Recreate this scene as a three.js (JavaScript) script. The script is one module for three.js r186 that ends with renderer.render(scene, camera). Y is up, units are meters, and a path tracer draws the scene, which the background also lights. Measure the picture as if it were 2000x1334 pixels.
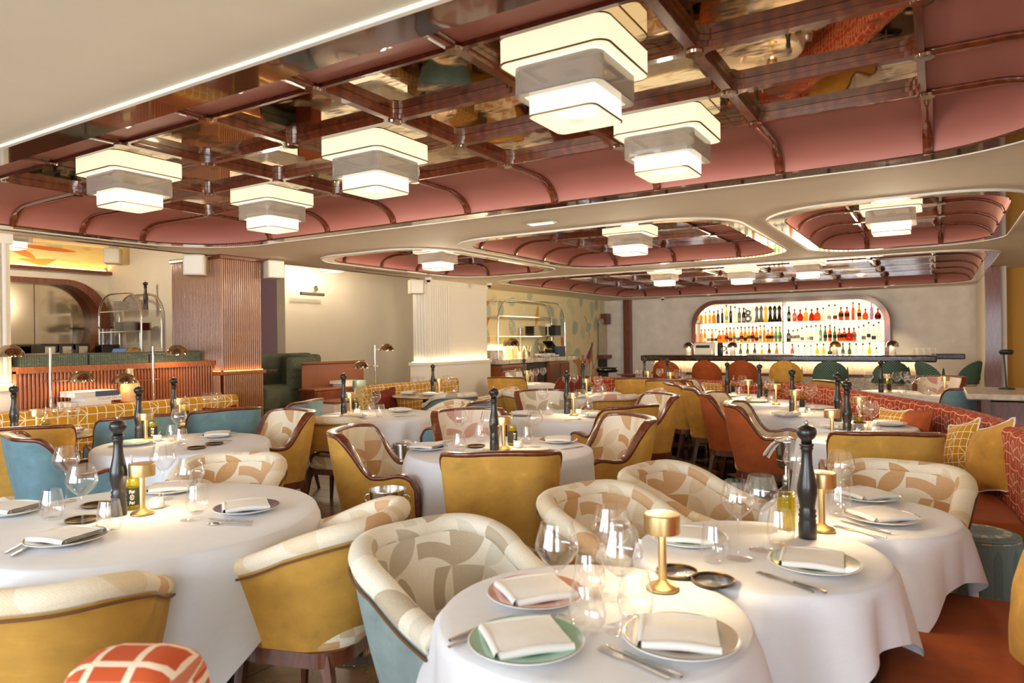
import * as THREE from 'three';
import { mergeGeometries, mergeVertices, toCreasedNormals } from 'three/addons/utils/BufferGeometryUtils.js';
import { RoundedBoxGeometry } from 'three/addons/geometries/RoundedBoxGeometry.js';
import { RectAreaLightUniformsLib } from 'three/addons/lights/RectAreaLightUniformsLib.js';
import { ImprovedNoise } from 'three/addons/math/ImprovedNoise.js';
RectAreaLightUniformsLib.init();

// ---------- camera, exposure, daylight ----------
const scene = new THREE.Scene();
const camera = new THREE.PerspectiveCamera(2 * Math.atan(667 / 1351.4) * 180 / Math.PI, 2000 / 1334, 0.05, 80);
camera.position.set(0, 1.47, 0);
camera.rotation.order = 'YXZ';
camera.rotation.set(-0.0019, 0.5503, -0.0124);
camera.focus = 4.6; camera.userData.fStop = 3.2;
const renderer = new THREE.WebGLRenderer({ antialias: true });
renderer.toneMapping = THREE.LinearToneMapping;
renderer.toneMappingExposure = 1.04;
renderer.shadowMap.enabled = true;
scene.background = new THREE.Color(0.75, 0.86, 1.0);
const K = { day: 11, ceilingLamp: 4.2, farLamp: 9.5, tableLamp: 0.5, led: 0.9 };
function areaLight(name, color, intensity, w, h, at, look) {
  const l = new THREE.RectAreaLight(color, intensity, w, h);
  l.name = name; l.position.set(...at); l.lookAt(...look); scene.add(l); return l;
}
function pointLight(parent, color, intensity, at, radius = 1) {
  const l = new THREE.PointLight(color, intensity, 0, 2);
  l.position.set(...at); l.castShadow = true; l.shadow.radius = radius; parent.add(l); return l;
}
// the sky outside the street windows, behind and left of the photographer
areaLight('street_window_daylight', new THREE.Color(0.78, 0.89, 1.0), K.day, 5.6, 1.7, [-3.4, 1.55, 3.36], [-3.4, 1.4, 0]);
areaLight('corner_window_daylight', new THREE.Color(0.78, 0.89, 1.0), K.day, 1.9, 1.7, [2.0, 1.55, 3.36], [2.0, 1.4, 0]);

// ---------- helpers ----------
const PI = Math.PI, V3 = (x, y, z) => new THREE.Vector3(x, y, z);
let seed = 7;
const rnd = () => { seed = (seed * 1664525 + 1013904223) >>> 0; return seed / 4294967296; };
const rr = (a, b) => a + (b - a) * rnd();
const noise = new ImprovedNoise();
const fbm = (x, y, z = 0, o = 4) => { let s = 0, a = 0.5, f = 1; for (let i = 0; i < o; i++) { s += a * noise.noise(x * f, y * f, z + i * 7.3); a *= 0.5; f *= 2; } return s; };
const clamp = (v, a = 0, b = 1) => Math.min(b, Math.max(a, v));
const smooth = (a, b, v) => { const t = clamp((v - a) / (b - a)); return t * t * (3 - 2 * t); };
const mixn = (a, b, t) => a + (b - a) * t;
const used = {};
function numbered(n) { used[n] = (used[n] ?? -1) + 1; return used[n] ? n + '_' + String(used[n]).padStart(3, '0') : n; }
const merge = l => mergeGeometries(l.map(g => { const q = g.index ? g.toNonIndexed() : g; for (const k of Object.keys(q.attributes)) if (!['position', 'normal', 'uv'].includes(k)) q.deleteAttribute(k); return q; }));
function mesh(name, geo, mat, parent) {
  const m = new THREE.Mesh(Array.isArray(geo) ? merge(geo) : geo, mat);
  m.name = name; m.castShadow = m.receiveShadow = true; if (parent) parent.add(m); return m;
}
function tag(o, label, category, group) { o.userData.label = label; o.userData.category = category; if (group) o.userData.group = group; return o; }
function thing(name, label, category, at = [0, 0, 0], turn = 0, group) {
  const o = new THREE.Group(); o.name = numbered(name); o.position.set(...at); o.rotation.y = turn; scene.add(o); return tag(o, label, category, group);
}
function single(name, geo, mat, label, category, group) { const m = mesh(numbered(name), geo, mat, scene); return tag(m, label, category, group); }
function struct(name, geo, mat) { const m = mesh(name, geo, mat, scene); m.userData.kind = 'structure'; return m; }
function structGroup(name) { const g = new THREE.Group(); g.name = name; g.userData.kind = 'structure'; scene.add(g); return g; }
const copies = (o, at, turn, label, group) => { const c = o.clone(); c.name = numbered(o.name.replace(/_\d{3}$/, '')); c.position.set(...at); c.rotation.y = turn; c.userData = { ...o.userData }; if (label) c.userData.label = label; if (group) c.userData.group = group; scene.add(c); return c; };
const T = (g, x = 0, y = 0, z = 0, rx = 0, ry = 0, rz = 0) => { if (rx) g.rotateX(rx); if (rz) g.rotateZ(rz); if (ry) g.rotateY(ry); return g.translate(x, y, z); };
// boxes and planes with uv in metres
function metreUV(g) { // box mapping by dominant normal, metres
  const p = g.attributes.position, n = g.attributes.normal, uv = new Float32Array(p.count * 2);
  for (let i = 0; i < p.count; i++) {
    const ax = Math.abs(n.getX(i)), ay = Math.abs(n.getY(i)), az = Math.abs(n.getZ(i));
    let u, v; if (ay >= ax && ay >= az) { u = p.getX(i); v = p.getZ(i); } else if (ax >= az) { u = p.getZ(i); v = p.getY(i); } else { u = p.getX(i); v = p.getY(i); }
    uv[2 * i] = u; uv[2 * i + 1] = v;
  }
  g.setAttribute('uv', new THREE.BufferAttribute(uv, 2)); return g;
}
const box = (w, h, d, x = 0, y = 0, z = 0, r = 0) => metreUV(T(r ? new RoundedBoxGeometry(w, h, d, 2, r) : new THREE.BoxGeometry(w, h, d), x, y, z));
const boxM = (x0, x1, y0, y1, z0, z1) => box(x1 - x0, y1 - y0, z1 - z0, (x0 + x1) / 2, (y0 + y1) / 2, (z0 + z1) / 2);
const cyl = (r0, r1, h, x, y, z, n = 20) => T(new THREE.CylinderGeometry(r0, r1, h, n), x, y + h / 2, z);
const lathe = (pts, n = 28) => new THREE.LatheGeometry(pts.map(p => new THREE.Vector2(p[0], p[1])), n);
const tube = (pts, r, n = 40, m = 8, closed = false) => new THREE.TubeGeometry(new THREE.CatmullRomCurve3(pts.map(p => p.isVector3 ? p : V3(...p)), closed, 'centripetal'), n, r, m, closed);
function bar(a, b, w, d = w) { // straight bar between two points
  const A = V3(...a), B = V3(...b), L = A.distanceTo(B), g = new THREE.BoxGeometry(w, L, d);
  const q = new THREE.Quaternion().setFromUnitVectors(V3(0, 1, 0), B.clone().sub(A).normalize());
  g.applyQuaternion(q); const c = A.add(B).multiplyScalar(.5); return metreUV(g.translate(c.x, c.y, c.z));
}
function grid(nu, nv, f, uvf, closedU = false) { // parametric surface u,v in 0..1 -> [x,y,z]
  const pos = [], uv = [], idx = [];
  for (let j = 0; j <= nv; j++) for (let i = 0; i <= nu; i++) { const u = i / nu, v = j / nv; pos.push(...f(u, v)); uv.push(...(uvf ? uvf(u, v) : [u, v])); }
  for (let j = 0; j < nv; j++) for (let i = 0; i < nu; i++) { const a = j * (nu + 1) + i, b = a + 1, c = a + nu + 1, d = c + 1; idx.push(a, b, d, a, d, c); }
  const g = new THREE.BufferGeometry();
  g.setAttribute('position', new THREE.Float32BufferAttribute(pos, 3)); g.setAttribute('uv', new THREE.Float32BufferAttribute(uv, 2)); g.setIndex(idx); g.computeVertexNormals();
  if (closedU) { const n = g.attributes.normal; for (let j = 0; j <= nv; j++) { const a = j * (nu + 1), b = a + nu; const m = V3(n.getX(a) + n.getX(b), n.getY(a) + n.getY(b), n.getZ(a) + n.getZ(b)).normalize(); n.setXYZ(a, m.x, m.y, m.z); n.setXYZ(b, m.x, m.y, m.z); } }
  return g;
}
// sweep a closed cross-section (list of [side, up]) along points with given side vectors
function sweep(P, S, sec, uvScale = 1) {
  const n = P.length, m = sec.length, pos = [], uv = [], idx = []; let len = 0;
  for (let i = 0; i < n; i++) {
    const t = P[Math.min(n - 1, i + 1)].clone().sub(P[Math.max(0, i - 1)]).normalize();
    const s = S[i].clone().addScaledVector(t, -S[i].dot(t)).normalize(), up = V3().crossVectors(t, s).normalize(); if (i) len += P[i].distanceTo(P[i - 1]);
    let v = 0;
    for (let k = 0; k <= m; k++) { const c = sec[k % m], c0 = sec[(k + m - 1) % m]; if (k) v += Math.hypot(c[0] - c0[0], c[1] - c0[1]); const q = P[i].clone().addScaledVector(s, c[0]).addScaledVector(up, c[1]); pos.push(q.x, q.y, q.z); uv.push(len * uvScale, v * uvScale); }
  }
  for (let i = 0; i < n - 1; i++) for (let k = 0; k < m; k++) { const a = i * (m + 1) + k, b = a + 1, c = a + m + 1, d = c + 1; idx.push(a, d, b, a, c, d); }
  for (const e of [0, n - 1]) for (let k = 1; k < m - 1; k++) { const o = e * (m + 1); e ? idx.push(o, o + k + 1, o + k) : idx.push(o, o + k, o + k + 1); }
  const g = new THREE.BufferGeometry(); g.setAttribute('position', new THREE.Float32BufferAttribute(pos, 3)); g.setAttribute('uv', new THREE.Float32BufferAttribute(uv, 2)); g.setIndex(idx); g.computeVertexNormals(); return g;
}
const ellipse = (a, b, n = 12) => Array.from({ length: n }, (_, i) => [a * Math.cos(i / n * 2 * PI), b * Math.sin(i / n * 2 * PI)]);
function roundRect(x0, x1, y0, y1, r, ShapeClass = THREE.Shape) {
  const s = new ShapeClass(); s.moveTo(x0 + r, y0); s.lineTo(x1 - r, y0); s.absarc(x1 - r, y0 + r, r, -PI / 2, 0); s.lineTo(x1, y1 - r); s.absarc(x1 - r, y1 - r, r, 0, PI / 2);
  s.lineTo(x0 + r, y1); s.absarc(x0 + r, y1 - r, r, PI / 2, PI); s.lineTo(x0, y0 + r); s.absarc(x0 + r, y0 + r, r, PI, 1.5 * PI); return s;
}
// ---------- computed textures ----------
function paint(w, h, fn) { // fn(u,v) -> [r,g,b] sRGB 0..255
  const d = new Uint8Array(w * h * 4);
  for (let y = 0; y < h; y++) for (let x = 0; x < w; x++) { const c = fn(x / w, y / h), o = (y * w + x) * 4; d[o] = clamp(c[0], 0, 255); d[o + 1] = clamp(c[1], 0, 255); d[o + 2] = clamp(c[2], 0, 255); d[o + 3] = 255; }
  const t = new THREE.DataTexture(d, w, h); t.colorSpace = THREE.SRGBColorSpace; t.wrapS = t.wrapT = THREE.RepeatWrapping; t.magFilter = THREE.LinearFilter; t.minFilter = THREE.LinearMipmapLinearFilter; t.generateMipmaps = true; t.needsUpdate = true; return t;
}
const data = (w, h, fn) => { const t = paint(w, h, (u, v) => { const a = fn(u, v) * 255; return [a, a, a]; }); t.colorSpace = THREE.NoColorSpace; return t; };
const tiled = (u, v, k, o = 4, z = 0) => { // seamless fbm over the unit square
  const a = fbm(u * k, v * k, z, o), b = fbm((u - 1) * k, v * k, z, o), c = fbm(u * k, (v - 1) * k, z, o), d = fbm((u - 1) * k, (v - 1) * k, z, o);
  const s = smooth(.8, 1, u), t = smooth(.8, 1, v); return mixn(mixn(a, b, s), mixn(c, d, s), t);
};
function drawn(w, h, fn) {
  const c = document.createElement('canvas'); c.width = w; c.height = h; fn(c.getContext('2d'), w, h);
  const t = new THREE.CanvasTexture(c); t.colorSpace = THREE.SRGBColorSpace; t.wrapS = t.wrapT = THREE.RepeatWrapping; return t;
}
const rep = (t, x, y = x) => { const c = t.clone(); c.repeat.set(x, y); c.needsUpdate = true; return c; };
const std = o => new THREE.MeshStandardMaterial(o), phy = o => new THREE.MeshPhysicalMaterial(o);
const lin = (r, g, b) => new THREE.Color().setRGB(r, g, b);
// ---------- materials ----------
const M = {};
{
  // crushed velvet: brushed nap patches
  const nap = paint(512, 512, (u, v) => { const a = tiled(u, v, 5, 4), b = tiled(u, v * 1, 18, 3, 4), c = tiled((u + v) % 1, v, 9, 3, 9); const s = 222 + 60 * a * (0.6 + Math.abs(c)) + 34 * Math.max(-.5, b) * Math.abs(a) * 3 + 8 * (rnd() - .5); return [s, s * .985, s * .96]; });
  const pile = data(256, 256, () => rnd());
  const velvet = (hex, sheen) => phy({ color: hex, map: rep(nap, 1.6), roughness: .85, sheen: .55, sheenRoughness: .45, sheenColor: new THREE.Color(sheen), bumpMap: rep(pile, 8), bumpScale: .0006 });
  M.velvetYellow = velvet(0xe8b250, 0xf6d890);
  M.velvetBlue = velvet(0x7fa8b8, 0xb8d4e0);
  M.velvetTeal = velvet(0x9db2b4, 0xc8d8da);
  M.velvetOrange = velvet(0xc4642c, 0xeca470);
  M.velvetRust = velvet(0xb4551c, 0xdc9058);
  M.velvetRed = velvet(0x8a2e14, 0xc06848);
  M.velvetGreen = velvet(0x6c7464, 0xa0a890);
  // woven upholstery: cut-paper shapes in two tones on cream
  const cut = (ground, tones) => drawn(1024, 1024, (c, w) => {
    c.fillStyle = ground; c.fillRect(0, 0, w, w);
    const n = 5, s = w / n; let k = 5; const rq = () => { k = (k * 16807) % 2147483647; return k / 2147483647; };
    for (let i = 0; i < n; i++) for (let j = 0; j < n; j++) {
      c.save(); c.translate((i + .5) * s, (j + .5) * s); c.rotate(Math.floor(rq() * 4) * PI / 2); c.fillStyle = tones[Math.floor(rq() * tones.length)];
      const t = rq();
      c.beginPath();
      if (t < .28) { c.moveTo(-s / 2, -s / 2); c.quadraticCurveTo(s * .42, -s * .42, s / 2, s / 2); c.quadraticCurveTo(-s * .42, s * .42, -s / 2, -s / 2); }
      else if (t < .5) { c.moveTo(-s / 2, -s / 2); c.lineTo(s / 2, -s / 2); c.arc(-s / 2, -s / 2, s, 0, PI / 2); c.closePath(); }
      else if (t < .72) { c.moveTo(-s * .2, -s / 2); c.lineTo(s * .2, -s / 2); c.quadraticCurveTo(s * .1, 0, s / 2, s / 2); c.lineTo(0, s / 2); c.quadraticCurveTo(-s * .25, 0, -s * .2, -s / 2); }
      else if (t < .86) { c.ellipse(0, 0, s * .22, s * .5, .3, 0, 2 * PI); }
      c.fill(); c.restore();
    }
    // weave: fine threads break the flat colour
    for (let y = 0; y < w; y += 2) { c.fillStyle = `rgba(255,250,240,${.02 + .06 * rq()})`; c.fillRect(0, y, w, 1); c.fillStyle = `rgba(110,80,50,${.01 + .05 * rq()})`; c.fillRect(y, 0, 1, w); }
    for (let q = 0; q < 26000; q++) { c.fillStyle = rq() < .5 ? 'rgba(255,248,235,.16)' : 'rgba(120,85,55,.10)'; c.fillRect(rq() * w, rq() * w, 2 + rq() * 4, 2); }
  });
  const weave = data(256, 256, (u, v) => .5 + .25 * Math.sin(u * 2 * PI * 32) * Math.sin(v * 2 * PI * 32) + .3 * (rnd() - .5));
  const fabric = map => std({ map: rep(map, 1.5), roughness: .95, bumpMap: rep(weave, 3), bumpScale: .0012 });
  M.cutTan = fabric(cut('#ece0c8', ['#c89a68', '#d9bd97', '#cfa67a', '#e2cfae']));
  M.cutPink = fabric(cut('#ece0cf', ['#d3a592', '#dcb9a4', '#cf9a88', '#e4cfba']));
  M.cutGrey = fabric(cut('#e8dfcc', ['#bfb29c', '#cdc2ac', '#b8a88f', '#d8cfbc']));
  // loop-pile grids: orange and yellow banquettes
  const net = (ground, line, dense) => drawn(1024, 1024, (c, w) => {
    c.fillStyle = ground; c.fillRect(0, 0, w, w); let k = 11; const rq = () => { k = (k * 16807) % 2147483647; return k / 2147483647; };
    for (let q = 0; q < 30000; q++) { c.fillStyle = rq() < .5 ? 'rgba(255,220,190,.06)' : 'rgba(60,10,0,.08)'; c.fillRect(rq() * w, rq() * w, 3, 3); }
    c.strokeStyle = line; c.lineWidth = 8; c.lineCap = 'round';
    const n = dense ? 4 : 6, s = w / n;
    for (let i = 0; i < n; i++) for (let j = 0; j < n; j++) {
      const x = i * s, y = j * s; c.beginPath();
      if (dense) {
        c.moveTo(x, y + s * .05); c.quadraticCurveTo(x + s * .5, y + s * .22, x + s, y + s * .05); c.moveTo(x + s * .18, y); c.quadraticCurveTo(x + s * .08, y + s * .5, x + s * .18, y + s); c.moveTo(x + s * .82, y); c.quadraticCurveTo(x + s * .92, y + s * .5, x + s * .82, y + s);
        c.moveTo(x + s * .66, y + s * .5); c.ellipse(x + s * .5, y + s * .55, s * .17, s * .3, 0, 0, 2 * PI); c.moveTo(x + s * .5, y + s * .25); c.lineTo(x + s * .5, y + s * .85); c.moveTo(x + s * .33, y + s * .45); c.lineTo(x + s * .5, y + s * .62); c.lineTo(x + s * .67, y + s * .45);
        c.moveTo(x, y + s * .35); c.lineTo(x + s * .33, y + s * .5); c.moveTo(x + s, y + s * .35); c.lineTo(x + s * .67, y + s * .5); c.moveTo(x, y + s * .7); c.lineTo(x + s * .34, y + s * .7); c.moveTo(x + s * .66, y + s * .7); c.lineTo(x + s, y + s * .7);
      } else {
        c.moveTo(x, y + 10 * rq()); c.lineTo(x + s, y + 10 * rq()); c.moveTo(x + s * .5 + 12 * rq(), y); c.lineTo(x + s * .5 - 12 * rq(), y + s); c.moveTo(x + 6 * rq(), y); c.lineTo(x, y + s);
        if (rq() < .5) { c.moveTo(x, y); c.lineTo(x + s * .5, y + s * .5); c.lineTo(x, y + s); } c.moveTo(x, y + s * .5); c.lineTo(x + s, y + s * .5 + 8 * rq());
      }
      c.stroke();
    }
  });
  const orangeNet = net('#a83c1e', '#e0b596', true), yellowNet = net('#c08a1a', '#efe4c8', false), bigNet = drawn(512, 512, (c, w) => { c.fillStyle = '#bd4f22'; c.fillRect(0, 0, w, w); c.strokeStyle = '#e9d2b8'; c.lineWidth = 24; c.beginPath(); for (let i = 0; i < 4; i++) { c.moveTo(i * 128 + 40, 0); c.lineTo(i * 128 + 40, w); c.moveTo(0, i * 128 + 60); c.lineTo(w, i * 128 + 60); } c.stroke(); });
  M.netOrange = std({ map: rep(orangeNet, 1.0, 1.3), roughness: .95, bumpMap: rep(orangeNet, 1.0, 1.3), bumpScale: .003 });
  M.netYellow = std({ map: rep(yellowNet, 1.0), roughness: .95, bumpMap: rep(yellowNet, 1.0), bumpScale: .003 });
  M.netCushionYellow = std({ map: rep(yellowNet, 1.5), roughness: .95 });
  M.netBig = std({ map: rep(bigNet, 3), roughness: .95, bumpMap: rep(bigNet, 3), bumpScale: .004 });
  const bluePouf = drawn(512, 512, (c, w) => { c.fillStyle = '#8298a0'; c.fillRect(0, 0, w, w); for (let j = 0; j < 8; j++) for (let i = 0; i < 8; i++) { c.fillStyle = (i % 2) ? (j % 2 ? '#a4b6ba' : '#71888f') : (j % 2 ? '#ddd6bc' : '#7d969e'); c.beginPath(); c.moveTo(i * 64 + 3, j * 64 + 10); c.quadraticCurveTo(i * 64 + 32, j * 64 - 4, i * 64 + 61, j * 64 + 10); c.lineTo(i * 64 + 61, j * 64 + 48); c.quadraticCurveTo(i * 64 + 32, j * 64 + 36, i * 64 + 3, j * 64 + 48); c.fill(); } });
  M.poufBlue = std({ map: rep(bluePouf, 3, 1), roughness: .95, bumpMap: rep(weave, 2), bumpScale: .002 });
  const tweed = paint(512, 512, (u, v) => { const i = Math.floor(u * 40), j = Math.floor(v * 56), k = ((u * 40) % 1 < .14 || (v * 56) % 1 < .16) ? .45 : 1; const s = (.82 + .36 * Math.abs(noise.noise(i * 3.7, j * 5.1, 2))) * k; return [124 * s, 134 * s, 112 * s]; });
  M.tweed = std({ map: rep(tweed, 1.2), roughness: .9, bumpMap: rep(tweed, 1.2), bumpScale: .004 });
  const lattice = drawn(256, 256, (c, w) => { c.fillStyle = '#1f3a30'; c.fillRect(0, 0, w, w); c.strokeStyle = '#7d9a86'; c.lineWidth = 7; c.beginPath(); for (let i = -4; i < 8; i++) { c.moveTo(i * 64, 0); c.lineTo(i * 64 + w, w); c.moveTo(i * 64, w); c.lineTo(i * 64 + w, 0); } c.stroke(); });
  M.lattice = std({ map: rep(lattice, 5), roughness: .8 });
  // woods
  const grain = (a, b, k) => paint(512, 512, (u, v) => { const w = tiled(u, v, 3, 3), s = .5 + .5 * Math.sin((u * 22 + w * 5) * PI) * .35 + .55 * (tiled((u * 6) % 1, v, 4, 3, 3)) + .05 * (rnd() - .5) + k * (tiled(u, v, 40, 2) * .3); const t = clamp(s); return [mixn(a[0], b[0], t), mixn(a[1], b[1], t), mixn(a[2], b[2], t)]; });
  const walnut = grain([84, 36, 18], [132, 66, 34], 1), red = grain([118, 60, 26], [170, 98, 50], 1), floorw = grain([70, 42, 24], [112, 72, 42], 1);
  const wood = (map, rough, coat) => phy({ map, roughness: rough, clearcoat: coat, clearcoatRoughness: .12 });
  M.trim = wood(rep(walnut, 2), .32, .9);
  M.walnut = wood(rep(walnut, 1.5), .42, .5);
  M.redwood = wood(rep(red, 2), .38, .6);
  M.slat = wood(rep(grain([128, 78, 44], [176, 120, 76], 1), 2), .3, .8);
  M.legWood = wood(rep(grain([84, 42, 22], [122, 66, 38], 1), 2), .4, .5);
  M.floorWood = wood(rep(floorw, .8), .35, .35);
  M.floorWood2 = wood(rep(floorw, .55), .4, .3);
  // polished bronze veneer of the coffer rims and grids
  M.rim = phy({ color: lin(.20, .10, .055), map: null, metalness: .75, roughness: .09, clearcoat: 1, clearcoatRoughness: .03 });
  M.gridWood = phy({ map: rep(walnut, 1.2), color: 0xe8d8d0, roughness: .22, clearcoat: 1, clearcoatRoughness: .06 });
  const age = paint(1024, 1024, (u, v) => { const a = tiled(u, v, 4, 5), b = tiled((u * 2) % 1, (v * 7) % 1, 4, 4, 5), s = smooth(.0, .42, a * .8 + b * .55); return [mixn(226, 92, s), mixn(208, 72, s), mixn(178, 50, s)]; });
  const ageR = data(512, 512, (u, v) => { const a = tiled(u, v, 4, 5), b = tiled((u * 2) % 1, (v * 7) % 1, 4, 4, 5), s = smooth(.0, .42, a * .8 + b * .55); return mixn(.03, .25, s); });
  const wavy = data(256, 256, (u, v) => .5 + .5 * tiled(u, v, 3, 2, 12));
  M.agedMirror = std({ map: age, roughnessMap: ageR, roughness: 1, metalness: 1, color: 0xf0e6d8, bumpMap: wavy, bumpScale: .0012 });
  M.mirror = std({ color: 0xc9bda8, metalness: 1, roughness: .12 });
  // plaster, paint
  const plaster = data(256, 256, (u, v) => .5 + .5 * tiled(u, v, 10, 3));
  const wallTone = paint(256, 256, (u, v) => { const s = 250 + 8 * tiled(u, v, 4, 3); return [s, s, s]; });
  const paintMat = (hex, r = .85) => std({ color: hex, map: rep(wallTone, .5), roughness: r, bumpMap: rep(plaster, .7), bumpScale: .002 });
  M.ceiling = paintMat(0xeee0c6); M.wallCream = paintMat(0xf0e6d4); M.wallPink = paintMat(0xd4a4aa); M.wallYellow = paintMat(0xd09c48);
  M.white = paintMat(0xe6dfd2, .6); M.pinkCove = paintMat(0xa86a60, .6);
  M.concrete = std({ map: rep(paint(512, 512, (u, v) => { const s = 222 + 28 * tiled(u, v, 5, 5) - (rnd() < .012 ? 28 : 0); return [s, s * .97, s * .93]; }), .6), roughness: .85 });
  // stone
  const marble = (g, v1, k) => paint(512, 512, (u, v) => { const w = tiled(u, v, 3, 5), q = Math.abs(Math.sin((u * 3 + v * 2 + w * 4) * PI)), s = smooth(.0, .09, q), a = tiled(u, v, 12, 4, 6) * k; return [mixn(v1[0], g[0], s) + a * 60, mixn(v1[1], g[1], s) + a * 60, mixn(v1[2], g[2], s) + a * 60]; });
  const stone = (map, r = .16) => phy({ map, roughness: r, clearcoat: .3, clearcoatRoughness: .1 });
  M.marbleDark = stone(rep(marble([44, 30, 26], [170, 150, 140], .8), 1));
  M.marbleWhite = stone(rep(marble([206, 196, 184], [92, 72, 64], 1.2), 1.5));
  M.tileGreen = stone(rep(marble([30, 40, 32], [96, 110, 92], .8), .8), .2);
  M.tileCream = stone(rep(marble([196, 176, 146], [168, 144, 112], .5), .7), .2);
  M.tileTan = stone(rep(marble([166, 128, 80], [138, 100, 58], .6), .6), .22);
  M.travertine = stone(rep(marble([188, 170, 148], [140, 116, 96], 1), 1.2), .4);
  // cloth, china, metals, glass
  const linenTone = paint(256, 256, (u, v) => { const s = 248 + 5 * (rnd() - .5) + 5 * tiled(u, v, 6, 3); return [s, s, s]; });
  M.linen = phy({ color: 0xeaeaee, map: rep(linenTone, 4), roughness: .8, sheen: .2, sheenRoughness: .6, bumpMap: rep(weave, 10), bumpScale: .0003 });
  M.napkin = std({ color: 0xf2eee8, map: rep(linenTone, 8), roughness: .85, bumpMap: rep(weave, 16), bumpScale: .0003 });
  M.brass = std({ color: lin(.74, .54, .25), metalness: 1, roughness: .32 });
  M.brassDark = std({ color: lin(.36, .22, .08), metalness: 1, roughness: .35 });
  M.chrome = std({ color: lin(.78, .76, .72), metalness: 1, roughness: .08 });
  M.bronzeShade = std({ color: lin(.52, .42, .30), metalness: 1, roughness: .12 });
  M.steel = std({ color: lin(.62, .6, .57), metalness: 1, roughness: .2 });
  M.pipingBrown = std({ color: 0x6b4420, roughness: .7 });
  M.mill = phy({ color: 0x1b1714, roughness: .38, clearcoat: .5, clearcoatRoughness: .2 });
  M.black = std({ color: 0x141210, roughness: .5 }); M.blackGloss = phy({ color: 0x16120f, roughness: .25, clearcoat: .6 });
  M.plastic = std({ color: 0xd9cfb8, roughness: .55 }); M.whitePlastic = std({ color: 0xe8e4da, roughness: .5 });
  const glaze = (hex) => phy({ color: hex, roughness: .25, clearcoat: .7, clearcoatRoughness: .08 });
  M.china = glaze(0xf0ece6); M.chinaGreen = glaze(0x8db79a); M.chinaPink = glaze(0xcf9684); M.chinaBlue = glaze(0x56658c); M.chinaMint = glaze(0xa9c4bd); M.chinaSage = glaze(0x8f9c7c); M.chinaMauve = glaze(0x8d746f); M.chinaTaupe = glaze(0xa08b6f);
  M.vase = glaze(0xd0b07c); M.planter = glaze(0x7f9c94);
  M.glass = phy({ color: 0xffffff, roughness: 0, transmission: 1, thickness: 0, ior: 1.75 });
  M.acrylic = phy({ color: 0xb4aea8, roughness: .06, transmission: .75, thickness: 0, ior: 1.6 });
  M.oil = phy({ color: 0xdccf2a, roughness: .02, transmission: .92, thickness: 0, ior: 1.4 });
  // glowing things
  const glow = (r, g, b) => std({ color: 0x6a6258, emissive: lin(r, g, b), emissiveIntensity: 1, roughness: .6 });
  M.shadeGlow = glow(1.06, .90, .60); M.shadeGlowLow = glow(1.4, 1.28, 1.0); M.diffuser = glow(.9, .8, .55); M.ledDisc = glow(6, 4.4, 2.2);
  M.ledWarm = glow(5, 3.2, 1.2); M.ledOrange = glow(4, 2.0, .5); M.ledWhite = glow(2.4, 2.4, 2.5);
  M.backbar = glow(1.5, 1.28, .82);
}
// ---------- ceiling: cream slab, five coffers ----------
const YR = 2.49, YG = 2.64, YM = 2.665;
const coffers = [
  { id: 'a', x0: -6.76, x1: .68, zn: -1.655, zf: -4.70, R: .85, trim: .15, cols: [-5.55, -4.76, -3.97, -3.185, -2.40, -1.61, -.82, -.03], rows: [-2.216, -2.77, -3.323, -3.876] },
  { id: 'b', x0: -6.55, x1: -4.62, zn: -5.8, zf: -9.15, R: .62, trim: .12, cols: [-5.95, -5.22], rows: [-6.4, -7.1, -7.85, -8.55] },
  { id: 'c', x0: -4.42, x1: -1.47, zn: -5.72, zf: -9.08, R: .62, trim: .12, cols: [-3.78, -2.95, -2.12], rows: [-6.35, -7.1, -7.8, -8.5] },
  { id: 'd', x0: -1.25, x1: .62, zn: -5.82, zf: -9.2, R: .62, trim: .12, cols: [-.68, .05], rows: [-6.4, -7.1, -7.85, -8.6] },
  { id: 'e', x0: -6.6, x1: .68, zn: -9.85, zf: -16.0, R: .7, trim: .12, cols: [-5.95, -5.1, -4.25, -3.4, -2.55, -1.7, -.85, 0], rows: [-10.5, -11.7, -12.9, -14.1, -15.35] },
];
const ceiling = structGroup('ceiling');
{
  const s = new THREE.Shape(); s.moveTo(-7.2, -3.6); s.lineTo(3.2, -3.6); s.lineTo(3.2, 17.6); s.lineTo(-7.7, 17.6); s.lineTo(-7.7, 10.7); s.lineTo(-7.2, 10.7); s.closePath();
  for (const c of coffers) s.holes.push(roundRect(c.x0, c.x1, -c.zn, -c.zf, c.R, THREE.Path));
  mesh('plaster_slab', metreUV(T(new THREE.ExtrudeGeometry(s, { depth: .05, bevelEnabled: false, curveSegments: 16 }), 0, 0, 0, -PI / 2).translate(0, YR, 0)), M.ceiling, ceiling);
  mesh('upper_slab', boxM(-7.25, 3.3, 2.86, 2.95, -17.7, 3.7), M.ceiling, ceiling);
  mesh('high_ceiling', boxM(-14.5, -7.2, 2.98, 3.06, -18, 3.7), M.ceiling, ceiling);
  mesh('ceiling_upstand', [boxM(-7.22, -7.14, 2.49, 3.0, -10.7, 3.6)], M.ceiling, ceiling);
}
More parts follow.
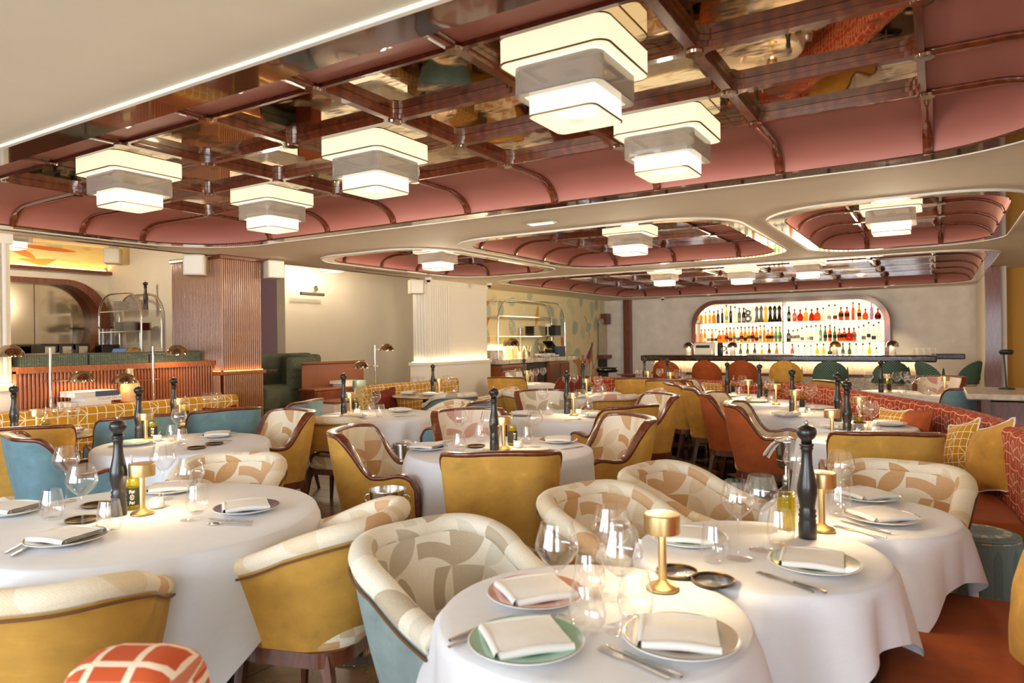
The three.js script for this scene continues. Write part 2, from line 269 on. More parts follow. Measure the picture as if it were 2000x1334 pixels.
function coffer(c) {
  const g = structGroup('ceiling_coffer_' + (coffers.indexOf(c) + 1));
  // polished rim
  const s = roundRect(c.x0, c.x1, -c.zn, -c.zf, c.R), i0 = c.x0 + c.trim, i1 = c.x1 - c.trim, jn = c.zn - c.trim, jf = c.zf + c.trim, r = c.R - c.trim * .6;
  s.holes.push(roundRect(i0, i1, -jn, -jf, r, THREE.Path));
  mesh('rim', metreUV(T(new THREE.ExtrudeGeometry(s, { depth: .03, bevelEnabled: false, curveSegments: 20 }), 0, 0, 0, -PI / 2).translate(0, YR - .012, 0)), M.rim, g);
  const lip = roundRect(c.x0 - .02, c.x1 + .02, -c.zn - .02, -c.zf + .02, c.R + .02); lip.holes.push(roundRect(c.x0, c.x1, -c.zn, -c.zf, c.R, THREE.Path));
  mesh('lip', metreUV(T(new THREE.ExtrudeGeometry(lip, { depth: .02, bevelEnabled: false, curveSegments: 20 }), 0, 0, 0, -PI / 2).translate(0, YR - .016, 0)), M.white, g);
  // cove: lofted from the grid edge out and down to the rim
  const cx = (i0 + i1) / 2, cz = (jn + jf) / 2, hx = (i1 - i0) / 2, hz = (jn - jf) / 2;
  const inside = (x, z) => { const qx = Math.abs(x - cx) - hx + r, qz = Math.abs(z - cz) - hz + r; return Math.min(Math.max(qx, qz), 0) + Math.hypot(Math.max(qx, 0), Math.max(qz, 0)) - r < 0; };
  const reach = (x, z, dx, dz) => { let a = 0, b = 6; for (let k = 0; k < 30; k++) { const m = (a + b) / 2; inside(x + dx * m, z + dz * m) ? a = m : b = m; } return a; };
  const prof = (W, t) => { const a = Math.min(.30, W * .7), b = YG - YR, f = (W - a) / (W - a + a * 1.25); if (t <= f) return [(W - a) * t / f, YG]; const q = (t - f) / (1 - f) * PI / 2; return [W - a + a * Math.sin(q), YG - b + b * Math.cos(q)]; };
  const X = c.cols, Z = c.rows, xa = X[0], xb = X[X.length - 1], za = Z[0], zb = Z[Z.length - 1];
  const loft = (st, n) => mesh('cove_panel', grid(n, 16, (u, v) => { const [x, z, dx, dz] = st(u), [d, y] = prof(reach(x, z, dx, dz), v); return [x + dx * d, y, z + dz * d]; }, (u, v) => [u * .7, v * .7]), M.pinkCove, g);
  const rib = (x, z, dx, dz) => {
    const W = reach(x, z, dx, dz), P = [], S = []; for (let k = 0; k <= 18; k++) { const [d, y] = prof(W, k / 18); P.push(V3(x + dx * d, y - .008, z + dz * d)); S.push(V3(-dz, 0, dx)); }
    mesh('rib', sweep(P, S, [[-.026, -.016], [.026, -.016], [.026, .016], [-.026, .016]]), M.gridWood, g);
  };
  for (let i = 0; i < X.length - 1; i++) { loft(u => [mixn(X[i], X[i + 1], u), za, 0, 1], 3); loft(u => [mixn(X[i], X[i + 1], u), zb, 0, -1], 3); }
  for (let i = 0; i < Z.length - 1; i++) { loft(u => [xa, mixn(Z[i], Z[i + 1], u), -1, 0], 3); loft(u => [xb, mixn(Z[i], Z[i + 1], u), 1, 0], 3); }
  for (const [x, z, a] of [[xa, za, PI / 2], [xa, zb, PI], [xb, zb, 1.5 * PI], [xb, za, 0]]) loft(u => [x, z, Math.cos(a + u * PI / 2), Math.sin(a + u * PI / 2)], 12);
  for (const x of X) { rib(x, za, 0, 1); rib(x, zb, 0, -1); }
  for (const z of Z) { rib(xa, z, -1, 0); rib(xb, z, 1, 0); }
  // grid of rounded frames over aged mirror panels
  for (let i = 0; i < X.length - 1; i++) for (let j = 0; j < Z.length - 1; j++) {
    const x0 = X[i], x1 = X[i + 1], y0 = -Z[j], y1 = -Z[j + 1];
    const f = new THREE.Shape(); f.moveTo(x0, y0); f.lineTo(x1, y0); f.lineTo(x1, y1); f.lineTo(x0, y1); f.closePath(); f.holes.push(roundRect(x0 + .022, x1 - .022, y0 + .022, y1 - .022, .05, THREE.Path));
    const f2 = new THREE.Shape(); f2.moveTo(x0 + .001, y0 + .001); f2.lineTo(x1 - .001, y0 + .001); f2.lineTo(x1 - .001, y1 - .001); f2.lineTo(x0 + .001, y1 - .001); f2.closePath(); f2.holes.push(roundRect(x0 + .032, x1 - .032, y0 + .032, y1 - .032, .055, THREE.Path));
    const e = (sh, d, y) => metreUV(T(new THREE.ExtrudeGeometry(sh, { depth: d, bevelEnabled: false, curveSegments: 5 }), 0, 0, 0, -PI / 2).translate(0, y, 0));
    mesh('frame', [e(f, .022, YG - .02), e(f2, .022, YG + .002)], M.gridWood, g);
    mesh('mirror_panel', boxM(x0, x1, YM, YM + .012, -y1, -y0), M.agedMirror, g);
  }
  for (const x of X) for (const z of Z) mesh('boss', cyl(.04, .036, .012, x, YG - .031, z, 24), M.rim, g);
  mesh('back_board', boxM(c.x0 - .1, c.x1 + .1, 2.74, 2.77, c.zf - .1, c.zn + .1), M.black, g);
}
coffers.forEach(coffer);

// ---------- ceiling lamps: stepped square lanterns ----------
function ceilingLamp(x, z, label, power = K.ceilingLamp, y = 2.69) {
  const t = thing('ceiling_lamp', label, 'ceiling lamp', [x, y, z], 0, 'stepped square lanterns');
  const sq = (w, h, y, r) => { const s = roundRect(-w / 2, w / 2, -w / 2, w / 2, r); return T(new THREE.ExtrudeGeometry(s, { depth: h, bevelEnabled: false, curveSegments: 6 }), 0, y, 0, -PI / 2); };
  const ring = (w, h, y, r, th) => { const s = roundRect(-w / 2, w / 2, -w / 2, w / 2, r); s.holes.push(roundRect(-w / 2 + th, w / 2 - th, -w / 2 + th, w / 2 - th, Math.max(.01, r - th), THREE.Path)); return T(new THREE.ExtrudeGeometry(s, { depth: h, bevelEnabled: false, curveSegments: 6 }), 0, y, 0, -PI / 2); };
  mesh('ceiling_plate', sq(.2, .05, -.05, .02), M.chrome, t);
  mesh('upper_shade', sq(.46, .1, -.155, .05), M.shadeGlow, t);
  mesh('shade_piping', [ring(.466, .005, -.157, .052, .006), ring(.466, .005, -.06, .052, .006)], M.brassDark, t);
  mesh('glass_band', [ring(.375, .105, -.268, .045, .006), ring(.375, .004, -.272, .045, .036)], M.acrylic, t);
  mesh('inner_frame', [cyl(.035, .035, .08, 0, -.235, 0), ring(.32, .008, -.164, .03, .03)], M.chrome, t);
  mesh('lower_shade', sq(.29, .115, -.345, .035), M.shadeGlowLow, t);
  mesh('lower_piping', [ring(.296, .005, -.347, .037, .005)], M.brassDark, t);
  mesh('diffuser_panel', sq(.284, .004, -.349, .033), M.diffuser, t);
  pointLight(t, new THREE.Color(1, .84, .62), power, [0, -.31, 0], 5);
  return t;
}
[[-4.365, -2.49, 'stepped square ceiling lamp nearest the left fluted pillar, far left of big coffer'], [-4.365, -3.60, 'lower left stepped ceiling lamp in the big coffer, next to the pink cove'],
  [-2.79, -3.045, 'stepped square ceiling lamp in the middle of the big mirrored coffer'], [-1.215, -2.49, 'largest and nearest stepped ceiling lamp, at top of the picture'],
  [-1.215, -3.60, 'right-hand stepped ceiling lamp below the largest one'], [-5.19, -6.75, 'single stepped lamp in the small left coffer by the camera dome'],
  [-2.69, -6.75, 'single stepped lamp in the middle small coffer'], [-.32, -6.75, 'single stepped lamp in the right small coffer'],
  [-3.83, -11.1, 'leftmost of three small stepped lamps in the far coffer'], [-2.70, -11.6, 'middle of three small stepped lamps in the far coffer'], [-1.62, -11.1, 'rightmost of three small stepped lamps in the far coffer']].forEach(a => ceilingLamp(...a, a[1] < -5 ? K.farLamp : K.ceilingLamp));
ceilingLamp(-9.4, -3.9, 'stepped ceiling lamp over the raised level, hidden behind the ceiling edge', 10, 2.98); ceilingLamp(-8.5, -8.2, 'stepped ceiling lamp over the green booth, hidden behind the ceiling edge', 8, 2.98);

// ---------- floor ----------
const floor = structGroup('floor');
mesh('screed', boxM(-7.4, 3.2, -.12, -.022, -17.6, 3.6), M.black, floor);
{ // stone field of triangles around the aisle, plank field to the left
  const tri = (a, b, c, m) => { const s = new THREE.Shape(); s.moveTo(a[0], -a[1]); s.lineTo(b[0], -b[1]); s.lineTo(c[0], -c[1]); s.closePath(); mesh('stone_tile', metreUV(T(new THREE.ExtrudeGeometry(s, { depth: .022, bevelEnabled: false }), 0, 0, 0, -PI / 2).translate(0, -.022, 0)), m, floor); };
  const S = 1.3, mats = [M.tileGreen, M.tileCream, M.tileTan, M.tileGreen];
  let k = 0;
  for (let i = 0; i < 5; i++) for (let j = 0; j < 9; j++) {
    const x = -3.9 + i * S, z = 2.2 - j * S - S, e = .004; k = (i * 3 + j * 5 + 1) % 4;
    const a = [x + e, z + e], b = [x + S - e, z + e], c = [x + S - e, z + S - e], d = [x + e, z + S - e], o = [x + S / 2, z + S / 2];
    const m = q => mats[(k + q) % 4];
    if ((i + j) % 2) { tri(a, b, d, m(0)); tri(b, c, d, m(2)); } else { tri(a, b, o, m(1)); tri(b, c, o, m(2)); tri(c, d, o, m(0)); tri(d, a, o, m(3)); }
  }
  const zEnd = 2.2 - 9 * S;
  const planks = (x0, x1, z0, z1, w) => { let i = 0; for (let z = z0; z < z1 - .01; z += w, i++) { let x = x0 - (i % 3) * .6; while (x < x1) { const a = Math.max(x, x0), b = Math.min(x + 1.8, x1); if (b - a > .05) mesh('plank', boxM(a + .002, b - .002, -.022, 0, z + .002, Math.min(z + w, z1) - .002), (i + Math.round(x)) % 2 ? M.floorWood : M.floorWood2, floor); x += 1.8; } } };
  planks(-7.4, -3.9, -9.5, 2.2, .22);
  mesh('far_planks', boxM(-7.4, 2.6, -.022, 0, -17.5, zEnd), M.floorWood, floor);
  mesh('near_planks', boxM(-7.4, 3.2, -.022, 0, 2.2, 3.5), M.floorWood, floor);
}
// raised dining level behind, reached by two lit steps
const steps = structGroup('floor_platform');
mesh('platform_deck', [boxM(-14.4, -7.95, 0, .34, -12, 3.6), boxM(-7.95, -7.2, .0, .34, -5.55, 3.6), boxM(-7.95, -7.4, 0, .34, -8.9, -6.85)], M.floorWood2, steps);
mesh('step_lower', [boxM(-7.66, -7.3, 0, .13, -6.84, -5.6), boxM(-7.69, -7.27, .13, .17, -6.84, -5.6)], M.redwood, steps);
mesh('step_upper', [boxM(-8.0, -7.66, 0, .30, -6.84, -5.6), boxM(-8.0, -7.62, .30, .34, -6.84, -5.6)], M.redwood, steps);
mesh('step_light_strip', [boxM(-7.3, -7.285, .112, .128, -6.8, -5.65), boxM(-7.66, -7.645, .282, .298, -6.8, -5.65)], M.ledOrange, steps);
areaLight('lower_step_light', new THREE.Color(1, .6, .2), 22 * K.led, 1.15, .02, [-7.268, .12, -6.22], [-7.2, 0, -6.22]);
areaLight('upper_step_light', new THREE.Color(1, .6, .2), 22 * K.led, 1.15, .02, [-7.61, .29, -6.22], [-7.55, .17, -6.22]);

// ---------- walls ----------
struct('wall_bar', boxM(-7.9, .35, 0, 2.52, -17.45, -17.2), M.concrete);
{ const s = new THREE.Shape(); s.moveTo(0, 0); s.lineTo(.4, 0); s.lineTo(.4, -.4); s.absarc(0, -.4, .4, 0, PI / 2); // rounded right corner
  struct('wall_bar_corner', metreUV(T(new THREE.ExtrudeGeometry((() => { const q = new THREE.Shape(); q.moveTo(.3, 17.2); q.absarc(.3, 16.8, .4, PI / 2, 0, true); q.lineTo(.9, 16.8); q.lineTo(.9, 17.4); q.lineTo(.3, 17.4); q.closePath(); return q; })(), { depth: 2.52, bevelEnabled: false, curveSegments: 12 }), 0, 0, 0, -PI / 2)), M.concrete); }
struct('wall_bar_side', boxM(.7, .9, 0, 2.52, -16.85, -12.7), M.wallCream);
struct('trim_1', boxM(.63, .82, 0, 2.49, -12.75, -12.55), M.walnut);
struct('wall_yellow', boxM(.82, 3.2, 0, 2.52, -13.4, -13.2), M.wallYellow);
struct('wall_right', boxM(3.0, 3.2, 0, 2.9, -13.3, 3.6), M.wallCream);
struct('trim_2', boxM(-7.0, -6.83, 0, 2.5, -17.22, -17.0), M.walnut);
{ // street wall with tall windows behind the camera
  const w = structGroup('wall_street');
  mesh('wall_panel', [boxM(-14.4, -6.4, 0, 2.9, 3.4, 3.6), boxM(-.4, .9, 0, 2.9, 3.4, 3.6), boxM(3.0, 3.3, 0, 2.9, 3.4, 3.6), boxM(-6.4, 3.0, 0, .6, 3.4, 3.6), boxM(-6.4, 3.0, 2.5, 2.9, 3.4, 3.6)], M.wallCream, w);
  const win = (n, x0, x1, k) => { const g = structGroup('window_' + n); const b = []; for (let i = 0; i <= k; i++) { const x = mixn(x0, x1, i / k); b.push(boxM(x - .03, x + .03, .6, 2.5, 3.44, 3.5)); } b.push(boxM(x0, x1, .6, .66, 3.44, 3.5), boxM(x0, x1, 2.44, 2.5, 3.44, 3.5), boxM(x0, x1, 1.85, 1.9, 3.45, 3.49)); mesh('window_frame', b, M.white, g); for (let i = 0; i < k; i++) mesh('pane', boxM(mixn(x0, x1, i / k) + .03, mixn(x0, x1, (i + 1) / k) - .03, .66, 2.44, 3.465, 3.47), M.glass, g); };
  win(1, -6.4, -.4, 5); win(2, .9, 3.0, 2);
}
struct('wall_far_left', boxM(-14.4, -14.2, .3, 3.0, -12, 3.6), M.wallCream);
// mural wall: painted foliage, a flat decoration
const muralTex = (w, h, bg, list) => drawn(w, h, (c) => {
  c.fillStyle = bg; c.fillRect(0, 0, w, h); let k = 23; const rq = () => { k = (k * 16807) % 2147483647; return k / 2147483647; };
  for (let q = 0; q < 420; q++) { c.fillStyle = ['rgba(240,220,160,.10)', 'rgba(200,205,170,.10)', 'rgba(225,190,120,.08)', 'rgba(245,235,205,.12)'][q % 4]; c.save(); c.translate(rq() * w, rq() * h); c.rotate(rq() * 3); c.fillRect(-60, -14, 120 + 60 * rq(), 22); c.restore(); }
  const leaf = (x, y, a, l, wd, col) => { c.save(); c.translate(x * w, y * h); c.rotate(a); c.fillStyle = col; c.beginPath(); c.moveTo(0, 0); c.bezierCurveTo(l * .3 * h, -wd * h, l * .8 * h, -wd * .8 * h, l * h, 0); c.bezierCurveTo(l * .8 * h, wd * .6 * h, l * .3 * h, wd * h, 0, 0); c.fill(); c.restore(); };
  const poly = (p, col) => { c.fillStyle = col; c.beginPath(); p.forEach((q, i) => i ? c.lineTo(q[0] * w, q[1] * h) : c.moveTo(q[0] * w, q[1] * h)); c.fill(); };
  const branch = (p, lw, col) => { c.strokeStyle = col; c.lineWidth = lw * h; c.lineCap = 'round'; c.beginPath(); c.moveTo(p[0][0] * w, p[0][1] * h); for (let i = 1; i < p.length; i++) c.quadraticCurveTo((p[i - 1][0] + p[i][0]) / 2 * w + 8, (p[i - 1][1] + p[i][1]) / 2 * h, p[i][0] * w, p[i][1] * h); c.stroke(); };
  list({ leaf, poly, branch, rq });
});
{
  const t = muralTex(1536, 512, '#eadfb4', ({ leaf, poly, branch, rq }) => {
    poly([[0, 0], [.10, 0], [.07, .5], [.05, 1], [0, 1]], '#e6bc46'); poly([[0, .02], [.06, .04], [.05, .14], [0, .18]], '#d8a020');
    poly([[.04, .07], [.07, .06], [.055, .18], [.065, .3], [.05, .32], [.035, .2]], '#d07a20'); poly([[.09, .06], [.115, .12], [.12, .24], [.09, .38], [.065, .42], [.09, .26], [.1, .16]], '#d8821c');
    branch([[0, .75], [.05, .64], [.1, .56]], .014, '#b0662a'); branch([[.34, .95], [.38, .7], [.44, .5], [.52, .33]], .018, '#b5683a'); branch([[.33, .9], [.31, .6], [.28, .42]], .014, '#a9653c');
    branch([[.86, .95], [.87, .7], [.86, .45]], .016, '#93505a'); branch([[.87, .72], [.9, .64], [.92, .55]], .01, '#93505a'); branch([[.84, .4], [.835, .3], [.8, .18]], .01, '#a4683c');
    poly([[0.680, .56], [0.792, .57], [0.777, .8], [0.762, .92], [0.718, .74]], '#d2924e'); poly([[0.883, .42], [0.853, .6], [0.800, .72], [0.823, .96], [0.747, .9], [0.762, .7], [0.823, .56]], '#8a5668'); poly([[0.807, .57], [0.838, .66], [0.800, .74]], '#d9a898');
    poly([[0.883, .7], [0.927, .76], [0.913, .9], [0.883, .92]], '#d9a070'); poly([[.86, .5], [.87, .62], [.845, .66]], '#d88a4c'); poly([[.83, .62], [.85, .6], [.84, .74]], '#d28648'); 
    for (let q = 0; q < 34; q++) { const x = .12 + .85 * rq(), y = .02 + .42 * rq() * rq() * 2; leaf(x, y, rq() * 6.28, .11 + .09 * rq(), .06 + .045 * rq(), ['#bcc6b0', '#c4cbb2', '#b4bfae', '#d0d2b4', '#d8d6b0'][q % 5]); }
    for (const [x, y, a] of [[.14, .5, 1.4], [.16, .68, .9], [.43, .4, 2.2], [.6, .12, 1.4], [.55, .22, 1.9], [.95, .55, 1.5], [.97, .75, 1.4], [.1, .3, 1.5]]) leaf(x, y, a, .2, .085, '#adbaa6');
    leaf(.24, .46, 1.5, .14, .07, '#c77c3e'); leaf(.43, .1, 1.9, .2, .05, '#d6a63c'); leaf(.6, .38, 1.2, .11, .06, '#c8824a'); leaf(.05, .5, 1.6, .24, .06, '#cc7030');
    for (let q = 0; q < 40; q++) leaf(.24 + .1 * rq(), .24 + .12 * rq(), rq() * 6.28, .03, .008, '#ece3cc');
  });
  const wall = struct('wall_mural', boxM(-7.8, -7.6, 0, 3.0, -17.6, -10.75), M.wallCream);
  const m = mesh('mural_paint', grid(1, 1, (u, v) => [-7.596, v * 2.5, mixn(-10.76, -17.2, u)], (u, v) => [u, v]), std({ map: t, roughness: .85 }), wall);
}
{ // tall recess with a mirror strip between mural and bar
  const g = thing('service_hatch', 'narrow wall niche with pale mirror between the mural and dark post', 'niche', [-7.55, 0, -16.9]);
  mesh('mirror', box(.02, 1.0, .5, .0, 1.5, 0), M.mirror, g); mesh('back', box(.03, .55, .5, 0, .72, 0), M.black, g); mesh('shelf', box(.16, .1, .56, .06, 1.0, 0), M.walnut, g); mesh('crate', box(.14, .28, .3, .08, 2.0, -.05), M.walnut, g);
}
struct('wall_mid', boxM(-9.5, -9.3, .3, 3.0, -11.4, -7.9), M.wallCream);
struct('wall_mid_return', boxM(-9.5, -7.7, .3, 3.0, -11.5, -11.3), M.wallCream);
struct('wall_rear_service', boxM(-11.3, -11.1, .3, 3.0, -6.1, 3.5), M.wallCream);
struct('wall_shelf', boxM(-11.1, -8.85, .3, 3.0, -6.15, -5.95), M.wallCream);
struct('wall_pink', boxM(-12.2, -12.0, .3, 3.2, -10.0, -6.1), M.wallPink);
struct('wall_pink_return', boxM(-14.4, -12.0, .3, 3.2, -12.1, -11.9), M.wallCream);
// pillars: fluted upper drum over a lit ledge and a plain plinth
function pillar(name, x0, x1, z0, z1, faces) {
  const g = structGroup(name); const ly = 1.12;
  mesh('shaft', boxM(x0, x1, ly, 2.5, z0, z1), M.white, g);
  mesh('plinth', [boxM(x0 - .03, x1 + .05, 0, ly - .05, z0 - .03, z1 + .05), boxM(x0 - .05, x1 + .075, ly - .05, ly - .0, z0 - .05, z1 + .075), boxM(x0 - .02, x1 + .02, 2.4, 2.5, z0 - .02, z1 + .02)], M.white, g);
  const fl = []; for (const [axis, a, b, pos] of faces) { const n = Math.round((b - a) / .062); for (let i = 0; i < n; i++) { const q = mixn(a, b, (i + .5) / n); const c = new THREE.CylinderGeometry(.024, .024, 1.26, 8, 1); fl.push(axis === 'x' ? T(c, pos, 1.77, q) : T(c, q, 1.77, pos)); } }
  const f = mesh('flutes', fl, M.white, g); f.userData.kind = 'stuff';
  mesh('ledge_light_strip', [boxM(x1 + .03, x1 + .045, ly, ly + .012, z0, z1), boxM(x0, x1, ly, ly + .012, z1 + .03, z1 + .045)], M.ledWarm, g);
  areaLight('pillar_ledge_light', new THREE.Color(1, .82, .5), 22 * K.led, z1 - z0, .025, [x1 + .04, ly + .02, (z0 + z1) / 2], [x1 + .03, 3, (z0 + z1) / 2]);
  areaLight('pillar_ledge_light', new THREE.Color(1, .82, .5), 22 * K.led, x1 - x0, .025, [(x0 + x1) / 2, ly + .02, z1 + .04], [(x0 + x1) / 2, 3, z1 + .03]);
}
pillar('wall_pillar_right', -7.43, -7.12, -10.72, -8.97, [['z', -7.38, -7.14, -8.965], ['x', -9.55, -9.0, -7.115]]);
pillar('wall_pillar_left', -7.7, -7.17, -2.98, -1.4, [['x', -2.96, -1.5, -7.165]]);
// walnut tambour column
{
  const g = structGroup('wall_column'); const x0 = -7.88, x1 = -6.95, z0 = -5.53, z1 = -5.0, ly = 1.15;
  mesh('core', boxM(x0, x1, 0, 2.45, z0, z1), M.walnut, g);
  mesh('cap', box(x1 - x0 + .06, .05, z1 - z0 + .06, (x0 + x1) / 2, 2.465, (z0 + z1) / 2, .012), M.walnut, g);
  mesh('ledge', box(x1 - x0 + .09, .045, z1 - z0 + .09, (x0 + x1) / 2, ly - .02, (z0 + z1) / 2, .012), M.redwood, g);
  const sl = (y0, y1, o) => { const r = []; const put = (x, z) => r.push(T(new THREE.CylinderGeometry(.0125, .0125, y1 - y0, 7, 1), x, (y0 + y1) / 2, z)); for (let x = x0 + .01; x < x1; x += .0285) put(x, z1 + o); for (let z = z0 + .01; z < z1; z += .0285) put(x1 + o, z); return r; };
  const a = mesh('upper_slats', sl(ly + .02, 2.44, .004), M.slat, g), b = mesh('lower_slats', sl(.02, ly - .04, .03), M.slat, g); a.userData.kind = b.userData.kind = 'stuff';
  mesh('ledge_light_strip', [boxM(x0, x1, ly + .004, ly + .012, z1 + .022, z1 + .034), boxM(x1 + .022, x1 + .034, ly + .004, ly + .012, z0, z1)], M.ledOrange, g);
  areaLight('column_ledge_light', new THREE.Color(1, .58, .18), 16 * K.led, x1 - x0, .02, [(x0 + x1) / 2, ly + .016, z1 + .03], [(x0 + x1) / 2, 3, z1 + .02]);
  areaLight('column_ledge_light', new THREE.Color(1, .58, .18), 16 * K.led, z1 - z0, .02, [x1 + .03, ly + .016, (z0 + z1) / 2], [x1 + .02, 3, (z0 + z1) / 2]);
}
// ---------- chairs ----------
// plan: U-shaped path, front of arms at +z, back at -z
function uPath(w, zf, zb, rc, n) {
  const pts = [], nor = [], seg = [];
  const L1 = zf - zb - rc, La = rc * PI / 2, L2 = 2 * (w - rc), tot = 2 * L1 + 2 * La + L2;
  for (let i = 0; i <= n; i++) {
    let s = i / n * tot, x, z, nx, nz;
    if (s < L1) { x = -w; z = zf - s; nx = -1; nz = 0; }
    else if ((s -= L1) < La) { const a = s / rc; nx = -Math.cos(a); nz = -Math.sin(a); x = -w + rc + nx * rc; z = zb + rc + nz * rc; }
    else if ((s -= La) < L2) { x = -w + rc + s; z = zb; nx = 0; nz = -1; }
    else if ((s -= L2) < La) { const a = s / rc; nx = Math.sin(a); nz = -Math.cos(a); x = w - rc + nx * rc; z = zb + rc + nz * rc; }
    else { s -= La; x = w; z = zb + rc + s; nx = 1; nz = 0; }
    pts.push([x, z]); nor.push([nx, nz]); seg.push(i / n);
  }
  return { pts, nor, tot };
}
function makeChair(o) { // o: shell, inner, kind 'framed' | 'tub', arch
  const t = new THREE.Group(), framed = o.kind === 'framed', N = 72;
  const w = framed ? .295 : .272, zf = framed ? .24 : .225, zb = framed ? -.29 : -.262, U = uPath(w, zf, zb, framed ? .17 : .21, N), th = framed ? .055 : .07;
  const top = o.top ?? (framed ? .91 : .80), armH = framed ? .645 : .655, seatY = .36;
  const H = u => { // height along the path, u 0..1
    const d = Math.abs(u - .5) * U.tot; // distance from back centre
    if (framed) { const a = smooth(.27, .50, d); return mixn(top - .012 * (d / .27) ** 2, armH, a) + .018 * smooth(.54, .66, d) - .075 * (1 - Math.sqrt(Math.max(0, 1 - clamp((d - .655) / .1) ** 2))); }
    const a = smooth(.16, .66, d); return mixn(top, armH, a) - .02 * smooth(.6, .78, d);
  };
  const bot = u => { const d = Math.abs(u - .5) * U.tot; return o.arch && d < .2 ? seatY + .17 * Math.sqrt(1 - (d / .2) ** 2) : seatY; };
  const at = (i, y, off) => { const k = clamp((y - seatY) / (top - seatY), 0, 1.1), back = Math.max(0, -U.nor[i][1]); const lean = (framed ? mixn(.012, .07, back) : mixn(.035, .085, back)) * k - .035 * (1 - k) * (1 - k); return [U.pts[i][0] + U.nor[i][0] * (off + lean), y, U.pts[i][1] + U.nor[i][1] * (off + lean)]; };
  const outer = grid(N, 10, (u, v) => { const i = Math.round(u * N); return at(i, mixn(bot(u), H(u), v), 0); }, (u, v) => [u * U.tot, mixn(seatY, H(u), v)]);
  const cap = e => grid(1, 8, (u, v) => { const i = e ? N : 0; return at(i, mixn(seatY, H(e), v), -th * (e ? u : 1 - u)); }, (u, v) => [u * th, v * .3]);
  mesh('outer_shell', [outer, cap(0), cap(1)], o.shell, t);
  const innerG = grid(N, 10, (u, v) => { const i = N - Math.round(u * N); return at(i, mixn(.40, H(1 - u), v), -th); }, (u, v) => [u * U.tot, mixn(.4, H(u), v)]);
  mesh('inner_back', innerG, o.inner, t);
  // edge: polished wood moulding, or a fat upholstered roll
  const P = [], S = []; const front = e => { for (let k = 0; k <= 5; k++) { const y = mixn(seatY - .02, H(e) - .03, e ? 1 - k / 5 : k / 5), q = at(e ? N : 0, y, -th / 2); P.push(V3(q[0], q[1], q[2] + .012)); S.push(V3(e ? 1 : -1, 0, 0)); } };
  if (framed) front(0);
  for (let i = framed ? 1 : 0; i <= (framed ? N - 1 : N); i++) { const q = at(i, H(i / N), -th / 2); P.push(V3(...q)); S.push(V3(U.nor[i][0], 0, U.nor[i][1])); }
  if (framed) front(1);
  if (framed) mesh('wood_moulding', sweep(P, S, [[-.031, -.008], [-.027, -.014], [.027, -.014], [.032, -.006], [.030, .008], [.016, .014], [-.016, .014], [-.030, .006]].map(q => [q[0], -q[1]]).reverse()), M.trim, t);
  else {
    mesh('edge_roll', sweep(P, S, ellipse(.043, .038, 12).reverse(), 1), o.inner, t);
    mesh('piping', sweep(P.map((p, i) => p.clone().addScaledVector(S[i], .040).add(V3(0, -.034, 0))), S, ellipse(.0045, .0045, 6).reverse()), M.pipingBrown, t);
  }
  // seat
  const ss = roundRect(-w + .07, w - .07, -zf + .02, -zb - .04, .12);
  mesh('seat', metreUV(T(new THREE.ExtrudeGeometry(ss, { depth: .07, bevelEnabled: true, bevelSize: .025, bevelThickness: .025, bevelSegments: 3, curveSegments: 8 }), 0, 0, 0, -PI / 2).translate(0, .385, 0)), o.seat ?? o.inner, t);
  const rs = roundRect(-w + .03, w - .03, -zf, -zb - .03, .12); rs.holes.push(roundRect(-w + .07, w - .07, -zf + .04, -zb - .07, .1, THREE.Path));
  mesh('seat_rail', metreUV(T(new THREE.ExtrudeGeometry(rs, { depth: .055, bevelEnabled: false, curveSegments: 8 }), 0, 0, 0, -PI / 2).translate(0, .315, 0)), M.legWood, t);
  mesh('seat_board', metreUV(T(new THREE.ExtrudeGeometry(roundRect(-w + .04, w - .04, -zf + .01, -zb - .04, .12), { depth: .02, bevelEnabled: false }), 0, 0, 0, -PI / 2).translate(0, .345, 0)), M.black, t);
  for (const [sx, z, sz] of [[-1, zf - .05, .03], [1, zf - .05, .03], [-1, zb + .1, -.07], [1, zb + .1, -.07]]) {
    const g = new THREE.CylinderGeometry(.026, .015, .36, 4, 1); g.rotateY(PI / 4); const p = g.attributes.position; for (let i = 0; i < p.count; i++) { const k = .5 - p.getY(i) / .36; p.setX(i, p.getX(i) + sx * .03 * k); p.setZ(i, p.getZ(i) + sz * k); }
    const f = g.toNonIndexed(); f.computeVertexNormals(); mesh('leg', metreUV(f.translate(sx * (w - .065), .18, z)), M.legWood, t);
  }
  if (o.arch) { const Q = [], R = []; for (let i = 0; i <= N; i++) { const u = i / N, d = Math.abs(u - .5) * U.tot; if (d < .2) { const q = at(i, bot(u), -.02); Q.push(V3(...q)); R.push(V3(U.nor[i][0], 0, U.nor[i][1])); } } mesh('arch_edge', sweep(Q, R, [[-.04, -.008], [.026, -.008], [.026, .008], [-.04, .008]]), M.trim, t); }
  return t;
}
const chairCache = {};
function chair(key, x, z, tx, tz, label) { // key e.g. 'framed:Yellow:Tan'; faces (tx, tz)
  if (!chairCache[key]) { const [kind, sh, inn, arch] = key.split(':'); chairCache[key] = makeChair({ kind, shell: M['velvet' + sh], inner: M['cut' + inn], arch: arch === 'arch' }); }
  const c = chairCache[key].clone(); c.name = numbered(key.startsWith('framed') ? 'armchair' : 'tub_chair'); c.position.set(x, 0, z); c.rotation.y = Math.atan2(tx - x, tz - z); scene.add(c);
  return tag(c, label, 'chair', key.startsWith('framed') ? 'wood-trimmed dining armchairs' : 'upholstered tub chairs');
}
